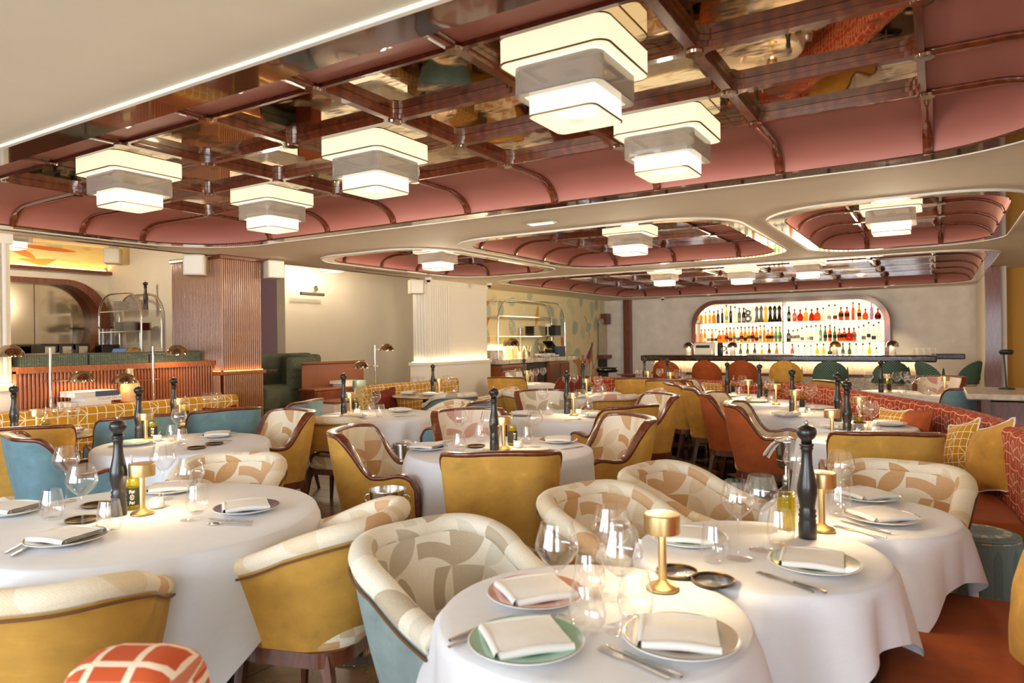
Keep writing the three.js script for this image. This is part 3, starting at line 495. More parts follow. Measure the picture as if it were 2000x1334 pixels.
// ---------- tables and cloths ----------
function clothGeo(r, half, y = .752, o = {}) { // square cloth (half side) over a round top of radius r
  const n = 240, turn = o.turn ?? 0, folds = o.folds ?? 9, ph = o.ph ?? 0, amp = o.amp ?? .05;
  const rings = [0, .35, .7, .92, .985, 1];
  return grid(n, rings.length - 1 + 14, (u, v) => {
    const a = u * 2 * PI, j = Math.round(v * (rings.length - 1 + 14)), ca = Math.cos(a - turn), sa = Math.sin(a - turn);
    if (j < rings.length) { const q = rings[j] * r; const yy = j >= 4 ? y - (j === 5 ? .010 : .003) : y; return [Math.cos(a) * q, yy + (j && j < 3 ? .0 : 0), Math.sin(a) * q]; }
    const k = (j - rings.length + 1) / 14, m = Math.max(Math.abs(ca), Math.abs(sa)), drop = Math.max(.08, half / (m ** (o.pow ?? 1)) - r);
    const wv = (q, e) => Math.sign(Math.sin(q)) * Math.pow(Math.abs(Math.sin(q)), e), wob = 1.1 * noise.noise(Math.cos(a) * 1.5, Math.sin(a) * 1.5, ph + 3);
    const fold = wv(a * folds + ph + wob, .75) * .7 + Math.sin(a * (folds * 1.7 | 0) + ph * 2.3 + wob) * .35 + .6 * noise.noise(Math.cos(a) * 2.2, Math.sin(a) * 2.2, ph);
    const corner = Math.max(0, (1 / m - 1) / .414), out = r + .010 + (.02 + .06 * corner) * k + amp * fold * Math.pow(k, .7) * (.7 + corner);
    return [Math.cos(a) * out, y - .010 - drop * k * (1 - .04 * fold * k), Math.sin(a) * out];
  }, (u, v) => [u * 3, v * 1.2], true);
}
function roundTable(x, z, r, half, label, clothLabel, o = {}) {
  const t = thing('round_table', label, 'table', [x, 0, z], 0, 'round pedestal dining tables');
  mesh('table_top', lathe([[0, .745], [r - .006, .745], [r - .002, .738], [r - .004, .718], [r * .5, .71], [0, .71]], 48), M.walnut, t);
  mesh('pedestal', lathe([[0, .71], [.05, .71], [.045, .4], [.05, .06], [.0, .06]], 20), M.black, t);
  mesh('foot', lathe([[0, .06], [.12, .05], [r * .55, .02], [r * .56, 0], [0, 0]], 36), M.blackGloss, t);
  if (clothLabel) { const c = single('tablecloth', clothGeo(r + .004, half, .75, o), M.linen, clothLabel, 'tablecloth', 'white tablecloths'); c.position.set(x, 0, z); }
  return t;
}
// ---------- tableware (local origin at the base centre) ----------
const W = {}; // prototypes
{
  const G = n => { const g = new THREE.Group(); g.name = n; return g; };
  let g = W.mill = G('pepper_mill');
  mesh('body', lathe([[0, 0], [.030, 0], [.031, .004], [.031, .05], [.028, .056], [.030, .063], [.027, .07], [.031, .08], [.027, .088], [.030, .098], [.025, .106], [.027, .12], [.034, .16], [.034, .185], [.028, .215], [.0195, .26], [.0175, .30], [.019, .315], [.024, .318], [.019, .323], [.024, .328], [.024, .334], [.0195, .338], [0, .338]], 28), M.mill, g);
  mesh('head', lathe([[0, .338], [.019, .338], [.018, .348], [.026, .356], [.033, .368], [.034, .38], [.030, .392], [.018, .40], [0, .402]], 28), M.mill, g);
  mesh('finial', lathe([[0, .402], [.006, .402], [.005, .407], [.0075, .412], [.005, .418], [0, .419]], 14), M.steel, g);
  g = W.lamp = G('table_lamp');
  mesh('base', lathe([[0, 0], [.046, 0], [.047, .004], [.040, .012], [.022, .017], [.014, .026], [0, .026]], 32), M.brass, g);
  mesh('stem', lathe([[.011, .022], [.012, .03], [.0115, .17], [.0, .17]], 20), M.brass, g);
  mesh('shade', lathe([[.050, .162], [.051, .164], [.051, .212], [.047, .216], [0, .2165]], 36), M.brass, g);
  mesh('shade_lining', lathe([[.0495, .164], [.0495, .205], [0, .205]], 32), M.brass, g);
  mesh('led_disc', lathe([[0, .166], [.046, .166], [.046, .180], [0, .180]], 28), M.ledDisc, g);
  g = W.wine = G('wine_glass');
  mesh('bowl', lathe([[.006, .112], [.013, .116], [.030, .132], [.0445, .155], [.046, .166], [.040, .19], [.033, .215], [.0322, .2155], [.039, .19], [.0448, .166], [.0433, .156], [.029, .1335], [.013, .118], [0, .1155]], 32), M.glass, g);
  mesh('stem', lathe([[0, .113], [.006, .113], [.0036, .10], [.0032, .03], [.005, .012], [.012, .006], [.034, .003], [.035, .0015], [.034, 0], [0, 0]], 24), M.glass, g);
  g.children.forEach(c => c.geometry.scale(1.22, 1.18, 1.22));
  g = W.tumbler = G('tumbler');
  mesh('wall', lathe([[.022, 0], [.030, .006], [.038, .03], [.040, .042], [.036, .075], [.030, .11], [.0293, .11], [.0352, .075], [.0388, .043], [.036, .026], [.028, .010], [0, .009]], 32), M.glass, g);
  mesh('heel', lathe([[0, .007], [.020, .007], [.022, .002], [.018, 0], [0, 0]], 24), M.glass, g);
  g.children.forEach(c => c.geometry.scale(1.16, 1.12, 1.16));
  const plate = mat => { const q = G('plate'); mesh('dish', lathe([[0, 0], [.08, 0], [.085, .004], [.128, .016], [.1355, .0195], [.137, .0215], [.135, .0225], [.1, .0125], [.085, .0075], [0, .0065]], 48), M.china, q); mesh('glaze', lathe([[0, .0072], [.084, .0082], [.1, .0132], [.1325, .0232], [.1325, .0226], [0, .0068]], 48), mat, q); return q; };
  for (const k of ['Green', 'Pink', 'Blue', 'Mint', 'Sage', 'Mauve', 'Taupe']) W['plate' + k] = plate(M['china' + k]);
  W.plateWhite = plate(M.china);
  { // folded napkin: layers of one cloth, a little puffed
    const L = []; for (let k = 0; k < 4; k++) L.push(grid(10, 10, (u, v) => { const x = (u - .5) * (.178 - k * .003), z = (v - .5) * (.172 - k * .004); return [x, .004 + k * .0062 + .006 * Math.sin((u + .2) * 2.4) * Math.sin(v * 2.6) * (k + 1) / 4 + .002 * noise.noise(u * 4, v * 4, k), z]; }, (u, v) => [u * .2, v * .2]));
    const edge = (a, b) => L.push(tube([[a[0], .013, a[1]], [(a[0] + b[0]) / 2, .018, (a[1] + b[1]) / 2], [b[0], .013, b[1]]], .0105, 10, 8));
    edge([-.087, -.082], [.087, -.082]); edge([-.087, .082], [.087, .082]); edge([-.087, -.08], [-.087, .08]);
    const q = G('napkin'); mesh('folds', L, M.napkin, q); W.napkin = q;
  }
  const flat = (pts, d, mat) => { const s = new THREE.Shape(); pts.forEach((p, i) => i ? s.lineTo(p[0], p[1]) : s.moveTo(p[0], p[1])); s.closePath(); return T(new THREE.ExtrudeGeometry(s, { depth: d, bevelEnabled: true, bevelSize: .0006, bevelThickness: .0006, bevelSegments: 1 }), 0, .001, 0, -PI / 2); };
  g = W.knife = G('knife'); mesh('handle', flat([[-.004, -.1], [.004, -.1], [.005, -.06], [.0045, .0], [-.0045, 0], [-.005, -.06]], .006), M.steel, g); mesh('blade', flat([[-.0045, 0], [.006, 0], [.008, .05], [.007, .09], [.002, .115], [-.004, .1]], .0015), M.steel, g);
  g = W.fork = G('fork'); mesh('handle', flat([[-.004, -.1], [.004, -.1], [.0045, -.07], [.0025, .02], [-.0025, .02], [-.0045, -.07]], .0035), M.steel, g);
  mesh('head', [flat([[-.0025, .015], [.0025, .015], [.010, .04], [.0105, .055], [-.0105, .055], [-.010, .04]], .002), ...[-.0085, -.0028, .0028, .0085].map(x => flat([[x - .0014, .05], [x + .0014, .05], [x + .0009, .098], [x - .0009, .098]], .002))], M.steel, g);
  g = W.spoon = G('spoon'); mesh('handle', flat([[-.004, -.1], [.004, -.1], [.0025, .04], [-.0025, .04]], .003), M.steel, g); mesh('head', T(new THREE.SphereGeometry(1, 16, 8, 0, 2 * PI, 0, PI / 2).scale(.019, .006, .03), 0, .001, -.065), M.steel, g);
  g = W.coaster = G('coaster_tray'); mesh('tray', lathe([[0, 0], [.056, 0], [.062, .005], [.063, .011], [.060, .011], [.056, .006], [0, .004]], 36), M.blackGloss, g); mesh('rim', T(new THREE.TorusGeometry(.0615, .002, 8, 40), 0, .011, 0, PI / 2), M.brassDark, g);
  g = W.salt = G('salt_cellar'); mesh('pot', lathe([[0, 0], [.026, 0], [.031, .008], [.031, .032], [.025, .042], [.022, .042], [.027, .03], [.0, .02]], 24), M.china, g); mesh('spoon', tube([[0, .03, 0], [.02, .05, .004], [.045, .075, .006]], .0028, 10, 6), M.travertine, g);
  g = W.oil = G('oil_bottle');
  mesh('oil', lathe([[0, .002], [.031, .002], [.0315, .12], [.027, .138], [.0, .138]], 20), M.oil, g);
  mesh('bottle', lathe([[0, 0], [.032, 0], [.033, .006], [.033, .125], [.028, .145], [.013, .16], [.012, .185], [.014, .187]], 24), M.glass, g);
  const lab = drawn(256, 192, (c, w, h) => { c.fillStyle = '#15140f'; c.fillRect(0, 0, w, h); c.fillStyle = '#efe9d8'; c.font = 'bold 50px sans-serif'; c.textAlign = 'center'; c.fillText('Per', w / 2, 56); c.fillText('Per', w / 2, 178); c.strokeStyle = '#efe9d8'; c.lineWidth = 6; c.beginPath(); c.arc(w / 2, 100, 26, 0, 7); c.stroke(); c.font = 'bold 34px sans-serif'; c.fillText('C', w / 2, 112); });
  mesh('label', new THREE.CylinderGeometry(.0336, .0336, .075, 24, 1, true, 0, 2 * PI).translate(0, .06, 0), std({ map: rep(lab, 3, 1), roughness: .6 }), g);
  mesh('pourer', [lathe([[.011, .183], [.012, .2], [.005, .205], [.003, .235], [.0, .237]], 14)], M.steel, g);
  W.plainOil = W.oil.clone(); W.plainOil.name = 'oil_bottle'; W.plainOil.remove(W.plainOil.getObjectByName('label'));
  g = W.bucket = G('ice_bucket');
  mesh('pail', lathe([[0, 0], [.07, 0], [.078, .01], [.092, .19], [.097, .2], [.09, .2], [.074, .012], [0, .012]], 32), M.steel, g); mesh('handles', [T(new THREE.TorusGeometry(.022, .004, 6, 16), .1, .15, 0), T(new THREE.TorusGeometry(.022, .004, 6, 16), -.1, .15, 0)], M.chrome, g);
}
const reg = []; // everything laid on tables, labelled at the end
const place = (table, kind, x, z, y = .752, turn = 0, extra = {}) => { const o = W[kind].clone(); o.position.set(x, y, z); o.rotation.y = turn; scene.add(o); reg.push({ o, table, kind, ...extra }); if (kind === 'lamp') pointLight(o, new THREE.Color(1, .74, .42), K.tableLamp, [0, .172, 0], 1.5); return o; };
// ---------- everything laid on the tables: [kind, x, z, turn, napkin] ----------
const LAID = {
  T1: [['lamp',-0.676,-1.912,0], ['wine',-0.828,-1.556,0], ['wine',-0.669,-1.586,0], ['wine',-0.773,-1.775,0], ['tumbler',-0.734,-1.531,0], ['tumbler',-0.661,-1.662,0], ['tumbler',-0.832,-1.755,0], ['plateGreen',-0.825,-1.392,0.62,1], ['platePink',-0.957,-1.671,0.70,1], ['plateTaupe',-0.520,-1.589,0.13,1], ['knife',-0.974,-1.421,-0.22], ['fork',-0.958,-1.394,-0.20], ['fork',-0.580,-1.437,1.24], ['knife',-0.560,-1.455,1.25]],
  T2: [['mill',-0.399,-2.654,0], ['plainOil',-0.483,-2.730,0], ['lamp',-0.368,-2.777,0], ['wine',-0.553,-2.289,0], ['wine',-0.507,-2.415,0], ['tumbler',-0.608,-2.211,0], ['tumbler',-0.464,-2.505,0], ['plateSage',-0.332,-2.321,-0.09,1], ['plateMint',-0.752,-2.400,0.07,1], ['coaster',-0.565,-2.032,0], ['coaster',-0.681,-2.054,0], ['knife',-0.360,-2.138,1.13], ['fork',-0.387,-2.135,1.04]],
  T3: [['wine',-0.516,-3.160,0], ['wine',-0.336,-3.079,0], ['tumbler',-0.337,-3.032,0], ['plateMauve',-0.189,-3.033,0.55,1], ['plateSage',-0.270,-3.401,0.64,1], ['knife',-0.233,-2.891,0.99], ['fork',-0.247,-2.815,1.08]],
  T4: [['mill',-2.951,-1.618,0], ['lamp',-2.879,-1.677,0], ['oil',-3.000,-1.702,0], ['salt',-2.930,-1.771,0], ['wine',-3.419,-1.637,0], ['wine',-2.834,-1.413,0], ['tumbler',-3.133,-1.442,0], ['tumbler',-2.710,-1.449,0], ['coaster',-2.984,-1.486,0], ['coaster',-3.201,-1.656,0], ['plateTaupe',-2.724,-1.303,0.04,1], ['plateWhite',-3.406,-1.408,0.11,1], ['wine',-3.056,-1.880,0], ['wine',-2.607,-1.721,0], ['tumbler',-2.678,-1.797,0], ['plateBlue',-2.528,-1.929,0.77,1], ['plateWhite',-3.190,-2.005,0.66,1], ['knife',-2.439,-1.787,1.83], ['spoon',-2.402,-1.749,1.91], ['fork',-2.822,-1.193,0.74], ['knife',-2.754,-1.188,0.69]],
  T5: [['mill',-5.116,-2.963,0], ['lamp',-4.989,-2.940,0], ['oil',-5.076,-3.043,0], ['salt',-4.959,-3.012,0], ['wine',-4.685,-3.008,0], ['tumbler',-4.830,-3.048,0], ['tumbler',-4.554,-2.939,0], ['plateMint',-4.940,-2.824,0.29,0], ['plateWhite',-4.743,-3.363,0.66,1], ['coaster',-4.402,-3.096,0], ['coaster',-4.344,-2.916,0], ['knife',-4.523,-3.232,1.77]],
  T6: [['mill',-2.486,-3.815,0], ['lamp',-2.443,-3.861,0], ['oil',-2.473,-4.020,0], ['salt',-2.392,-3.960,0], ['wine',-2.750,-3.803,0], ['wine',-2.519,-3.798,0], ['wine',-2.302,-4.031,0], ['tumbler',-2.633,-3.623,0], ['tumbler',-2.747,-4.040,0], ['tumbler',-2.405,-4.106,0], ['plateBlue',-2.884,-3.612,-0.07,1], ['platePink',-2.258,-4.286,0.23,1], ['coaster',-2.657,-3.850,0], ['knife',-2.974,-3.900,3.09], ['fork',-2.056,-4.096,-0.32]],
  T7: [['mill',-5.047,-5.004,0], ['lamp',-4.985,-5.033,0], ['oil',-5.161,-5.279,0], ['salt',-4.993,-5.135,0], ['wine',-4.562,-4.930,0], ['tumbler',-4.732,-5.048,0], ['tumbler',-4.517,-4.952,0], ['plateBlue',-4.726,-4.805,0.51,1], ['plateWhite',-4.689,-5.439,0.87,1], ['knife',-4.349,-5.104,-0.46], ['fork',-4.533,-5.245,-0.25]],
  T8: [['mill',-3.053,-5.982,0], ['lamp',-2.934,-5.887,0], ['salt',-2.950,-6.030,0], ['wine',-3.264,-5.884,0], ['wine',-2.820,-5.796,0], ['wine',-2.824,-6.191,0], ['tumbler',-3.149,-5.787,0], ['tumbler',-2.925,-6.197,0], ['plateWhite',-3.371,-5.683,0.04,1], ['plateMint',-2.679,-5.862,0.26,1], ['spoon',-2.770,-5.549,-0.41]],
  T9: [['lamp',-5.764,-9.862,0], ['mill',-5.952,-10.082,0], ['oil',-5.845,-10.121,0], ['wine',-5.848,-9.691,0], ['wine',-5.562,-9.797,0], ['wine',-5.581,-10.072,0], ['tumbler',-5.718,-9.603,0], ['plateWhite',-5.883,-9.540,0.86,1]],
  T10: [['lamp',-3.829,-8.056,0], ['mill',-3.980,-8.266,0], ['oil',-3.893,-8.301,0], ['salt',-3.793,-8.071,0], ['wine',-4.125,-8.300,0], ['wine',-3.663,-8.038,0], ['wine',-4.141,-8.107,0], ['tumbler',-3.774,-8.444,0], ['plateWhite',-3.529,-8.181,0.49,1], ['plateMint',-3.754,-7.665,0.28,1]],
  T11: [['lamp',-3.841,-10.307,0], ['mill',-3.936,-10.404,0], ['wine',-3.981,-10.255,0], ['wine',-3.633,-10.256,0], ['salt',-3.775,-10.332,0], ['plateWhite',-3.625,-9.769,0.89,1]],
  T12: [['lamp',-3.372,-9.986,0], ['mill',-3.450,-10.077,0], ['wine',-3.289,-10.018,0], ['wine',-3.213,-10.047,0], ['salt',-3.352,-10.114,0], ['plateWhite',-3.136,-9.619,0.71,1]],
  Ra: [['lamp',-1.890,-8.381,0], ['mill',-2.261,-8.886,0], ['oil',-2.212,-8.995,0], ['salt',-2.135,-8.679,0], ['wine',-2.005,-8.569,0], ['tumbler',-2.020,-8.482,0], ['plateWhite',-2.181,-8.495,0.77,1]],
  Rb: [['lamp',-1.459,-7.729,0], ['mill',-1.759,-8.361,0], ['oil',-1.710,-8.458,0], ['salt',-1.686,-8.171,0], ['wine',-1.576,-8.008,0], ['tumbler',-1.520,-7.831,0], ['plateWhite',-1.706,-7.951,0.27,1]],
  Rc: [['lamp',-1.142,-6.968,0], ['mill',-1.183,-7.051,0], ['oil',-1.136,-7.341,0], ['salt',-1.090,-7.042,0], ['wine',-1.035,-7.224,0], ['tumbler',-0.978,-6.706,0], ['plateWhite',-1.167,-6.618,0.81,1], ['plateWhite',-0.995,-7.405,0.54,1]],
  Rd: [['lamp',-0.613,-5.168,0], ['mill',-0.541,-5.368,0], ['oil',-0.487,-5.569,0], ['salt',-0.496,-5.335,0], ['wine',-0.446,-5.590,0], ['wine',-0.399,-5.525,0], ['tumbler',-0.374,-5.396,0], ['tumbler',-0.462,-5.243,0]],
  Re: [['lamp',-0.544,-6.362,0], ['mill',-0.714,-6.400,0], ['plateWhite',-0.335,-6.273,0.05,1], ['plateWhite',-0.649,-5.908,0.71,1]],
  L1: [['lamp',-6.081,-2.698,0], ['mill',-6.252,-2.613,0], ['oil',-6.011,-2.733,0], ['wine',-6.027,-2.823,0], ['wine',-5.910,-2.881,0], ['plateWhite',-6.076,-2.935,0.56,1]],
  L3: [['lamp',-5.973,-3.847,0], ['mill',-6.067,-3.846,0], ['oil',-5.967,-3.894,0], ['wine',-5.933,-4.094,0], ['wine',-5.840,-4.138,0], ['tumbler',-5.718,-4.149,0], ['tumbler',-5.862,-3.944,0]],
  M1: [['lamp',-5.732,-7.447,0], ['mill',-5.811,-7.414,0], ['salt',-5.651,-7.387,0], ['wine',-5.978,-7.251,0], ['wine',-5.788,-7.147,0], ['wine',-5.646,-7.483,0], ['wine',-5.574,-7.512,0], ['tumbler',-5.431,-7.387,0], ['plateWhite',-6.116,-7.288,-0.02,1], ['plateWhite',-5.753,-7.252,0.56,1]],
  F1: [['lamp',-0.554,-10.232,0], ['mill',-0.606,-9.927,0], ['oil',-0.521,-10.055,0], ['wine',-0.754,-10.055,0], ['wine',-0.433,-9.998,0], ['wine',-0.350,-10.218,0], ['wine',-0.280,-10.152,0]],
  F2: [['lamp',0.082,-9.899,0], ['wine',-0.275,-9.379,0], ['wine',-0.169,-9.268,0], ['tumbler',-0.349,-9.269,0], ['tumbler',-0.086,-9.620,0]],
};
// ---------- tables ----------
const TAB = { // centre x, z, radius, cloth half side, phrase, cloth options
  T1: [-.78, -1.66, .40, .60, 'the nearest white table', { turn: .5, ph: 1.2, folds: 7, amp: .035 }],
  T2: [-.52, -2.42, .40, .58, 'the second white table from the front', { turn: .35, ph: 2.1, folds: 8, amp: .04 }],
  T3: [-.28, -3.14, .36, .54, 'the white table beside the blue pouf', { turn: .4, ph: .4, folds: 8, amp: .04 }],
  T4: [-2.84, -1.68, .68, .97, 'the big white table at front left', { turn: 1.26, ph: .3, folds: 7, amp: .05 }],
  T5: [-4.70, -3.05, .58, .80, 'the white table among the blue chairs', { turn: .7, ph: .8, folds: 11, amp: .04 }],
  T6: [-2.48, -3.87, .61, .94, 'the round white table in the centre', { turn: .2, ph: 1.7, folds: 8, amp: .04 }],
  T7: [-4.74, -5.15, .56, .88, 'the white table by the lit steps', { turn: .1, ph: 2.6, folds: 10, amp: .05 }],
  T8: [-3.00, -5.90, .56, .92, 'the white table behind the centre one', { turn: .6, ph: .1, folds: 9, amp: .04 }],
  T9: [-5.76, -9.83, .46, .8, 'the far white table by the mural console', { turn: .3, ph: 1.1, folds: 9 }],
  T10: [-3.84, -8.05, .52, .86, 'the far white table with pink-patterned chairs', { turn: .5, ph: .9, folds: 9 }],
  T11: [-3.93, -10.3, .42, .78, 'the far middle white table, left half', { turn: .2, ph: .5, folds: 8 }],
  T12: [-3.30, -9.95, .42, .78, 'the far middle white table, right half', { turn: .2, ph: 1.5, folds: 8 }],
  Ra: [-2.10, -8.70, .42, .75, 'the farthest banquette table', { turn: .3, ph: .2, folds: 8 }],
  Rb: [-1.63, -8.02, .42, .75, 'the fourth banquette table', { turn: .3, ph: 1.2, folds: 8 }],
  Rc: [-1.10, -7.05, .44, .78, 'the third banquette table', { turn: .3, ph: 2.2, folds: 8 }],
  Re: [-.52, -6.18, .40, .74, 'the second banquette table', { turn: .4, ph: 3.2, folds: 8 }],
  Rd: [-.50, -5.38, .36, .68, 'the first banquette table', { turn: .4, ph: .7, folds: 8 }],
  L1: [-6.24, -2.84, .38, .66, 'the table by the left fluted pillar', null],
  L3: [-6.06, -4.08, .38, .66, 'the table under the left reading lamp', null],
  M1: [-5.90, -7.38, .46, .66, 'the bare marble table by the yellow banquette', null],
  F1: [-.52, -10.16, .34, .58, 'the far right table before the green stools', { turn: .3, ph: .7, folds: 8 }],
  F2: [-.12, -9.46, .36, .6, 'the table behind the patterned banquette', { turn: .3, ph: 2.7, folds: 8 }],
};
for (const k in TAB) {
  const [x, z, r, half, ph, o] = TAB[k];
  const t = roundTable(x, z, r, half, 'round pedestal table, ' + ph.replace(/^the /, ''), o ? 'white linen cloth on ' + ph : null, o ?? {});
  if (!o) { const old = t.getObjectByName('table_top'); old.material = M.marbleWhite; mesh('brass_edge', lathe([[r - .002, .738], [r + .003, .735], [r + .003, .722], [r - .004, .718]], 48), M.brassDark, t); }
}
for (const k in LAID) for (const [kind, x, z, turn, nap] of LAID[k]) {
  place(k, kind, x, z, .752, turn);
  if (nap) { const n = place(k, 'napkin', x, z, .763, turn + .2, { on: kind }); }
}
// ---------- chairs ----------
[['tub:Teal:Grey', -1.30, -1.80, -.78, -1.64, 'teal velvet tub chair with grey leaf pattern at the nearest table'],
  ['tub:Yellow:Tan', -1.07, -2.62, -.52, -2.45, 'tan patterned tub chair between the brass lamp and yellow armchair, front centre'],
  ['tub:Yellow:Tan', -.98, -3.26, -.28, -3.14, 'tan patterned tub chair left of the oil bottle, facing right'],
  ['tub:Yellow:Tan', -.17, -3.72, -.24, -3.1, 'tan patterned tub chair in front of the yellow armchair, beside the blue pouf'],
  ['framed:Yellow:Tan', -.32, -4.80, -.50, -5.38, 'yellow armchair with wooden rim, back turned, before the orange banquette'],
  ['tub:Yellow:Tan:arch', -2.30, -1.06, -2.82, -1.60, 'yellow velvet tub chair at the bottom left corner, back to camera'],
  ['tub:Yellow:Tan', -2.08, -1.90, -3.1, -1.60, 'yellow tub chair seen from the side, right of the big front table'],
  ['tub:Yellow:Tan', -3.30, -2.36, -2.82, -1.66, 'tan patterned tub chair facing camera behind the big front table'],
  ['framed:Yellow:Tan', -2.02, -3.16, -2.48, -3.87, 'large yellow armchair with its back to camera, centre of picture'],
  ['framed:Yellow:Tan', -2.99, -3.37, -2.2, -3.70, 'yellow armchair in profile left of the centre table'],
  ['framed:Yellow:Tan', -2.04, -4.48, -2.48, -3.87, 'yellow armchair with tan triangles showing, right of the centre table'],
  ['framed:Yellow:Pink', -3.06, -4.42, -2.48, -3.87, 'armchair with pink triangle pattern facing camera behind the centre table'],
  ['framed:Yellow:Tan', -2.40, -5.56, -3.0, -5.85, 'yellow armchair turned away, right of the table behind the centre'],
  ['framed:Yellow:Tan', -2.52, -6.48, -3.0, -5.90, 'yellow armchair with cream patterned back behind two others, right of centre'],
  ['framed:Blue:Grey', -3.56, -6.50, -3.0, -5.90, 'armchair with pale grey patterned back facing camera, behind the centre table lamp'],
  ['framed:Blue:Tan', -3.93, -5.38, -4.74, -5.15, 'pale blue armchair half hidden behind the pink patterned one'],
  ['tub:Yellow:Tan:arch', -4.58, -4.50, -4.74, -5.15, 'yellow tub chair with arched opening under its back, beside the lit steps'],
  ['tub:Yellow:Tan', -4.42, -5.78, -4.74, -5.15, 'round tan patterned tub chair behind the table by the steps'],
  ['framed:Yellow:Tan', -4.60, -3.68, -4.70, -3.05, 'yellow armchair with tan triangles, right of the table among blue chairs'],
  ['framed:Blue:Tan', -4.86, -2.36, -4.70, -3.05, 'pale blue armchair nearest the front, left of the tall pepper mill'],
  ['framed:Blue:Tan', -5.60, -3.18, -6.5, -3.40, 'blue armchair behind the pale one, its back to the table'],
  ['framed:Blue:Tan', -5.44, -3.86, -6.06, -4.05, 'middle blue armchair below the cream vase'],
  ['framed:Blue:Tan', -5.46, -4.58, -6.1, -4.3, 'blue armchair farthest right, in front of the slatted column'],
  ['framed:Yellow:Tan', -5.62, -2.44, -6.24, -2.84, 'yellow armchair cut by the left edge, beneath the fluted pillar'],
  ['framed:Orange:Tan', -1.20, -6.08, -.52, -6.18, 'orange armchair in profile, nearest in the row along the banquette'],
  ['framed:Orange:Tan', -1.68, -7.06, -1.10, -7.05, 'second orange armchair, mostly hidden behind the nearest orange one'],
  ['framed:Yellow:Tan', -2.14, -7.86, -1.63, -8.02, 'first yellow armchair after the two orange ones in the row'],
  ['framed:Yellow:Tan', -2.56, -8.46, -2.10, -8.70, 'second yellow armchair after the two orange ones in the row'],
  ['framed:Yellow:Tan', -2.62, -9.2, -2.0, -9.2, 'last yellow armchair at the far end of the row'],
  ['tub:Blue:Grey', -5.24, -7.02, -5.90, -7.38, 'blue velvet tub chair at the marble table'],
  ['tub:Yellow:Tan', -5.10, -7.80, -5.90, -7.38, 'yellow tub chair beside the blue one at the marble table'],
  ['framed:Yellow:Tan', -5.62, -9.12, -5.76, -9.83, 'yellow armchair turned away, at the far table by the mural console'],
  ['framed:Yellow:Grey', -6.22, -10.42, -5.76, -9.83, 'pale patterned armchair in front of the mural console'],
  ['framed:Red:Tan', -4.98, -9.62, -5.76, -9.83, 'dark red armchair behind the far lamps, left of the stool'],
  ['tub:Yellow:Pink', -4.42, -7.62, -3.84, -8.05, 'pink patterned tub chair seen below the dark red armchair'],
  ['tub:Yellow:Pink', -3.18, -8.32, -3.84, -8.05, 'pink patterned tub chair, upper one right of the far lamp'],
  ['tub:Yellow:Pink', -3.30, -7.55, -3.84, -8.05, 'pink patterned tub chair, lower one right of the far lamp'],
  ['framed:Yellow:Tan', -3.72, -9.55, -3.93, -10.3, 'yellow armchair with its back to camera at the far middle table, left'],
  ['framed:Yellow:Tan', -3.12, -9.22, -3.30, -9.95, 'yellow armchair with its back to camera at the far middle table, right'],
  ['framed:Blue:Tan', .22, -8.90, -.12, -9.46, 'blue armchair behind the patterned banquette, by the host table'],
  ['framed:Red:Pink', -.02, -10.72, -.2, -10.0, 'dark red armchair behind the far right wine glasses'],
  ['framed:Yellow:Pink', -.98, -9.66, -.52, -10.08, 'small pink patterned armchair behind the banquette pepper mills'],
].forEach(a => chair(...a));

// ---------- banquettes ----------
function banquette(name, label, path, o) { // path: back line from near to far; seat lies to the left (o.side)
  const curve = new THREE.CatmullRomCurve3(path.map(p => V3(p[0], 0, p[1])), false, 'centripetal'), n = o.n ?? 40, P = curve.getSpacedPoints(n), S = P.map((p, i) => { const t = curve.getTangentAt(i / n); return V3(-t.z, 0, t.x).multiplyScalar(o.side ?? 1); });
  const t = thing(name, label, 'banquette'); const h = o.h, sw = (sec, mat, nm) => mesh(nm, sweep(o.side < 0 ? P : P.slice().reverse(), o.side < 0 ? S : S.slice().reverse(), sec.slice().reverse()), mat, t);
  // cross-sections: [distance towards the seat is negative side], heights folded into "up"
  const sec = (a, b, y0, y1, r) => { const q = []; const c = (cx, cy, s) => { for (let k = 0; k <= 3; k++) { const an = s + k / 3 * PI / 2; q.push([cx + r * Math.cos(an), cy + r * Math.sin(an)]); } }; c(b - r, y1 - r, 0); c(a + r, y1 - r, PI / 2); c(a + r, y0 + r, PI); c(b - r, y0 + r, 1.5 * PI); return q; };
    sw(sec(-.16, 0, .10, h, .05), o.back, 'back'); sw(sec(-.62, -.15, .24, .455, .045), o.seat, 'seat'); sw(sec(-.58, -.05, .0, .245, .01), o.base ?? M.walnut, 'plinth');
  return t;
}
banquette('curved_banquette', 'curved orange banquette with cream line pattern along the right side', [[.56, -4.5], [.54, -4.9], [.47, -5.43], [.365, -5.93], [.228, -6.38], [.07, -6.78], [-.114, -7.12], [-.38, -7.57], [-.68, -8.1], [-1.1, -8.75], [-1.55, -9.3]], { h: .90, back: M.netOrange, seat: M.velvetRust, side: 1, n: 60 });
banquette('left_banquette', 'low yellow banquette with white grid pattern along the left partition', [[-6.70, -1.9], [-6.70, -2.6], [-6.70, -3.4], [-6.70, -4.9]], { h: .915, back: M.netYellow, seat: M.netYellow, side: -1 });
banquette('yellow_banquette', 'yellow grid-pattern banquette in front of the white pillar', [[-6.62, -6.75], [-6.62, -7.4], [-6.62, -8.2], [-6.62, -8.9]], { h: .88, back: M.netYellow, seat: M.netYellow, side: -1 });
banquette('far_banquette', 'far orange banquette with cream grid before the bar stools', [[-5.3, -11.45], [-4.2, -11.3], [-3.1, -11.0], [-1.9, -10.5], [-1.25, -10.35]], { h: .80, back: M.netOrange, seat: M.velvetRust, side: -1 });
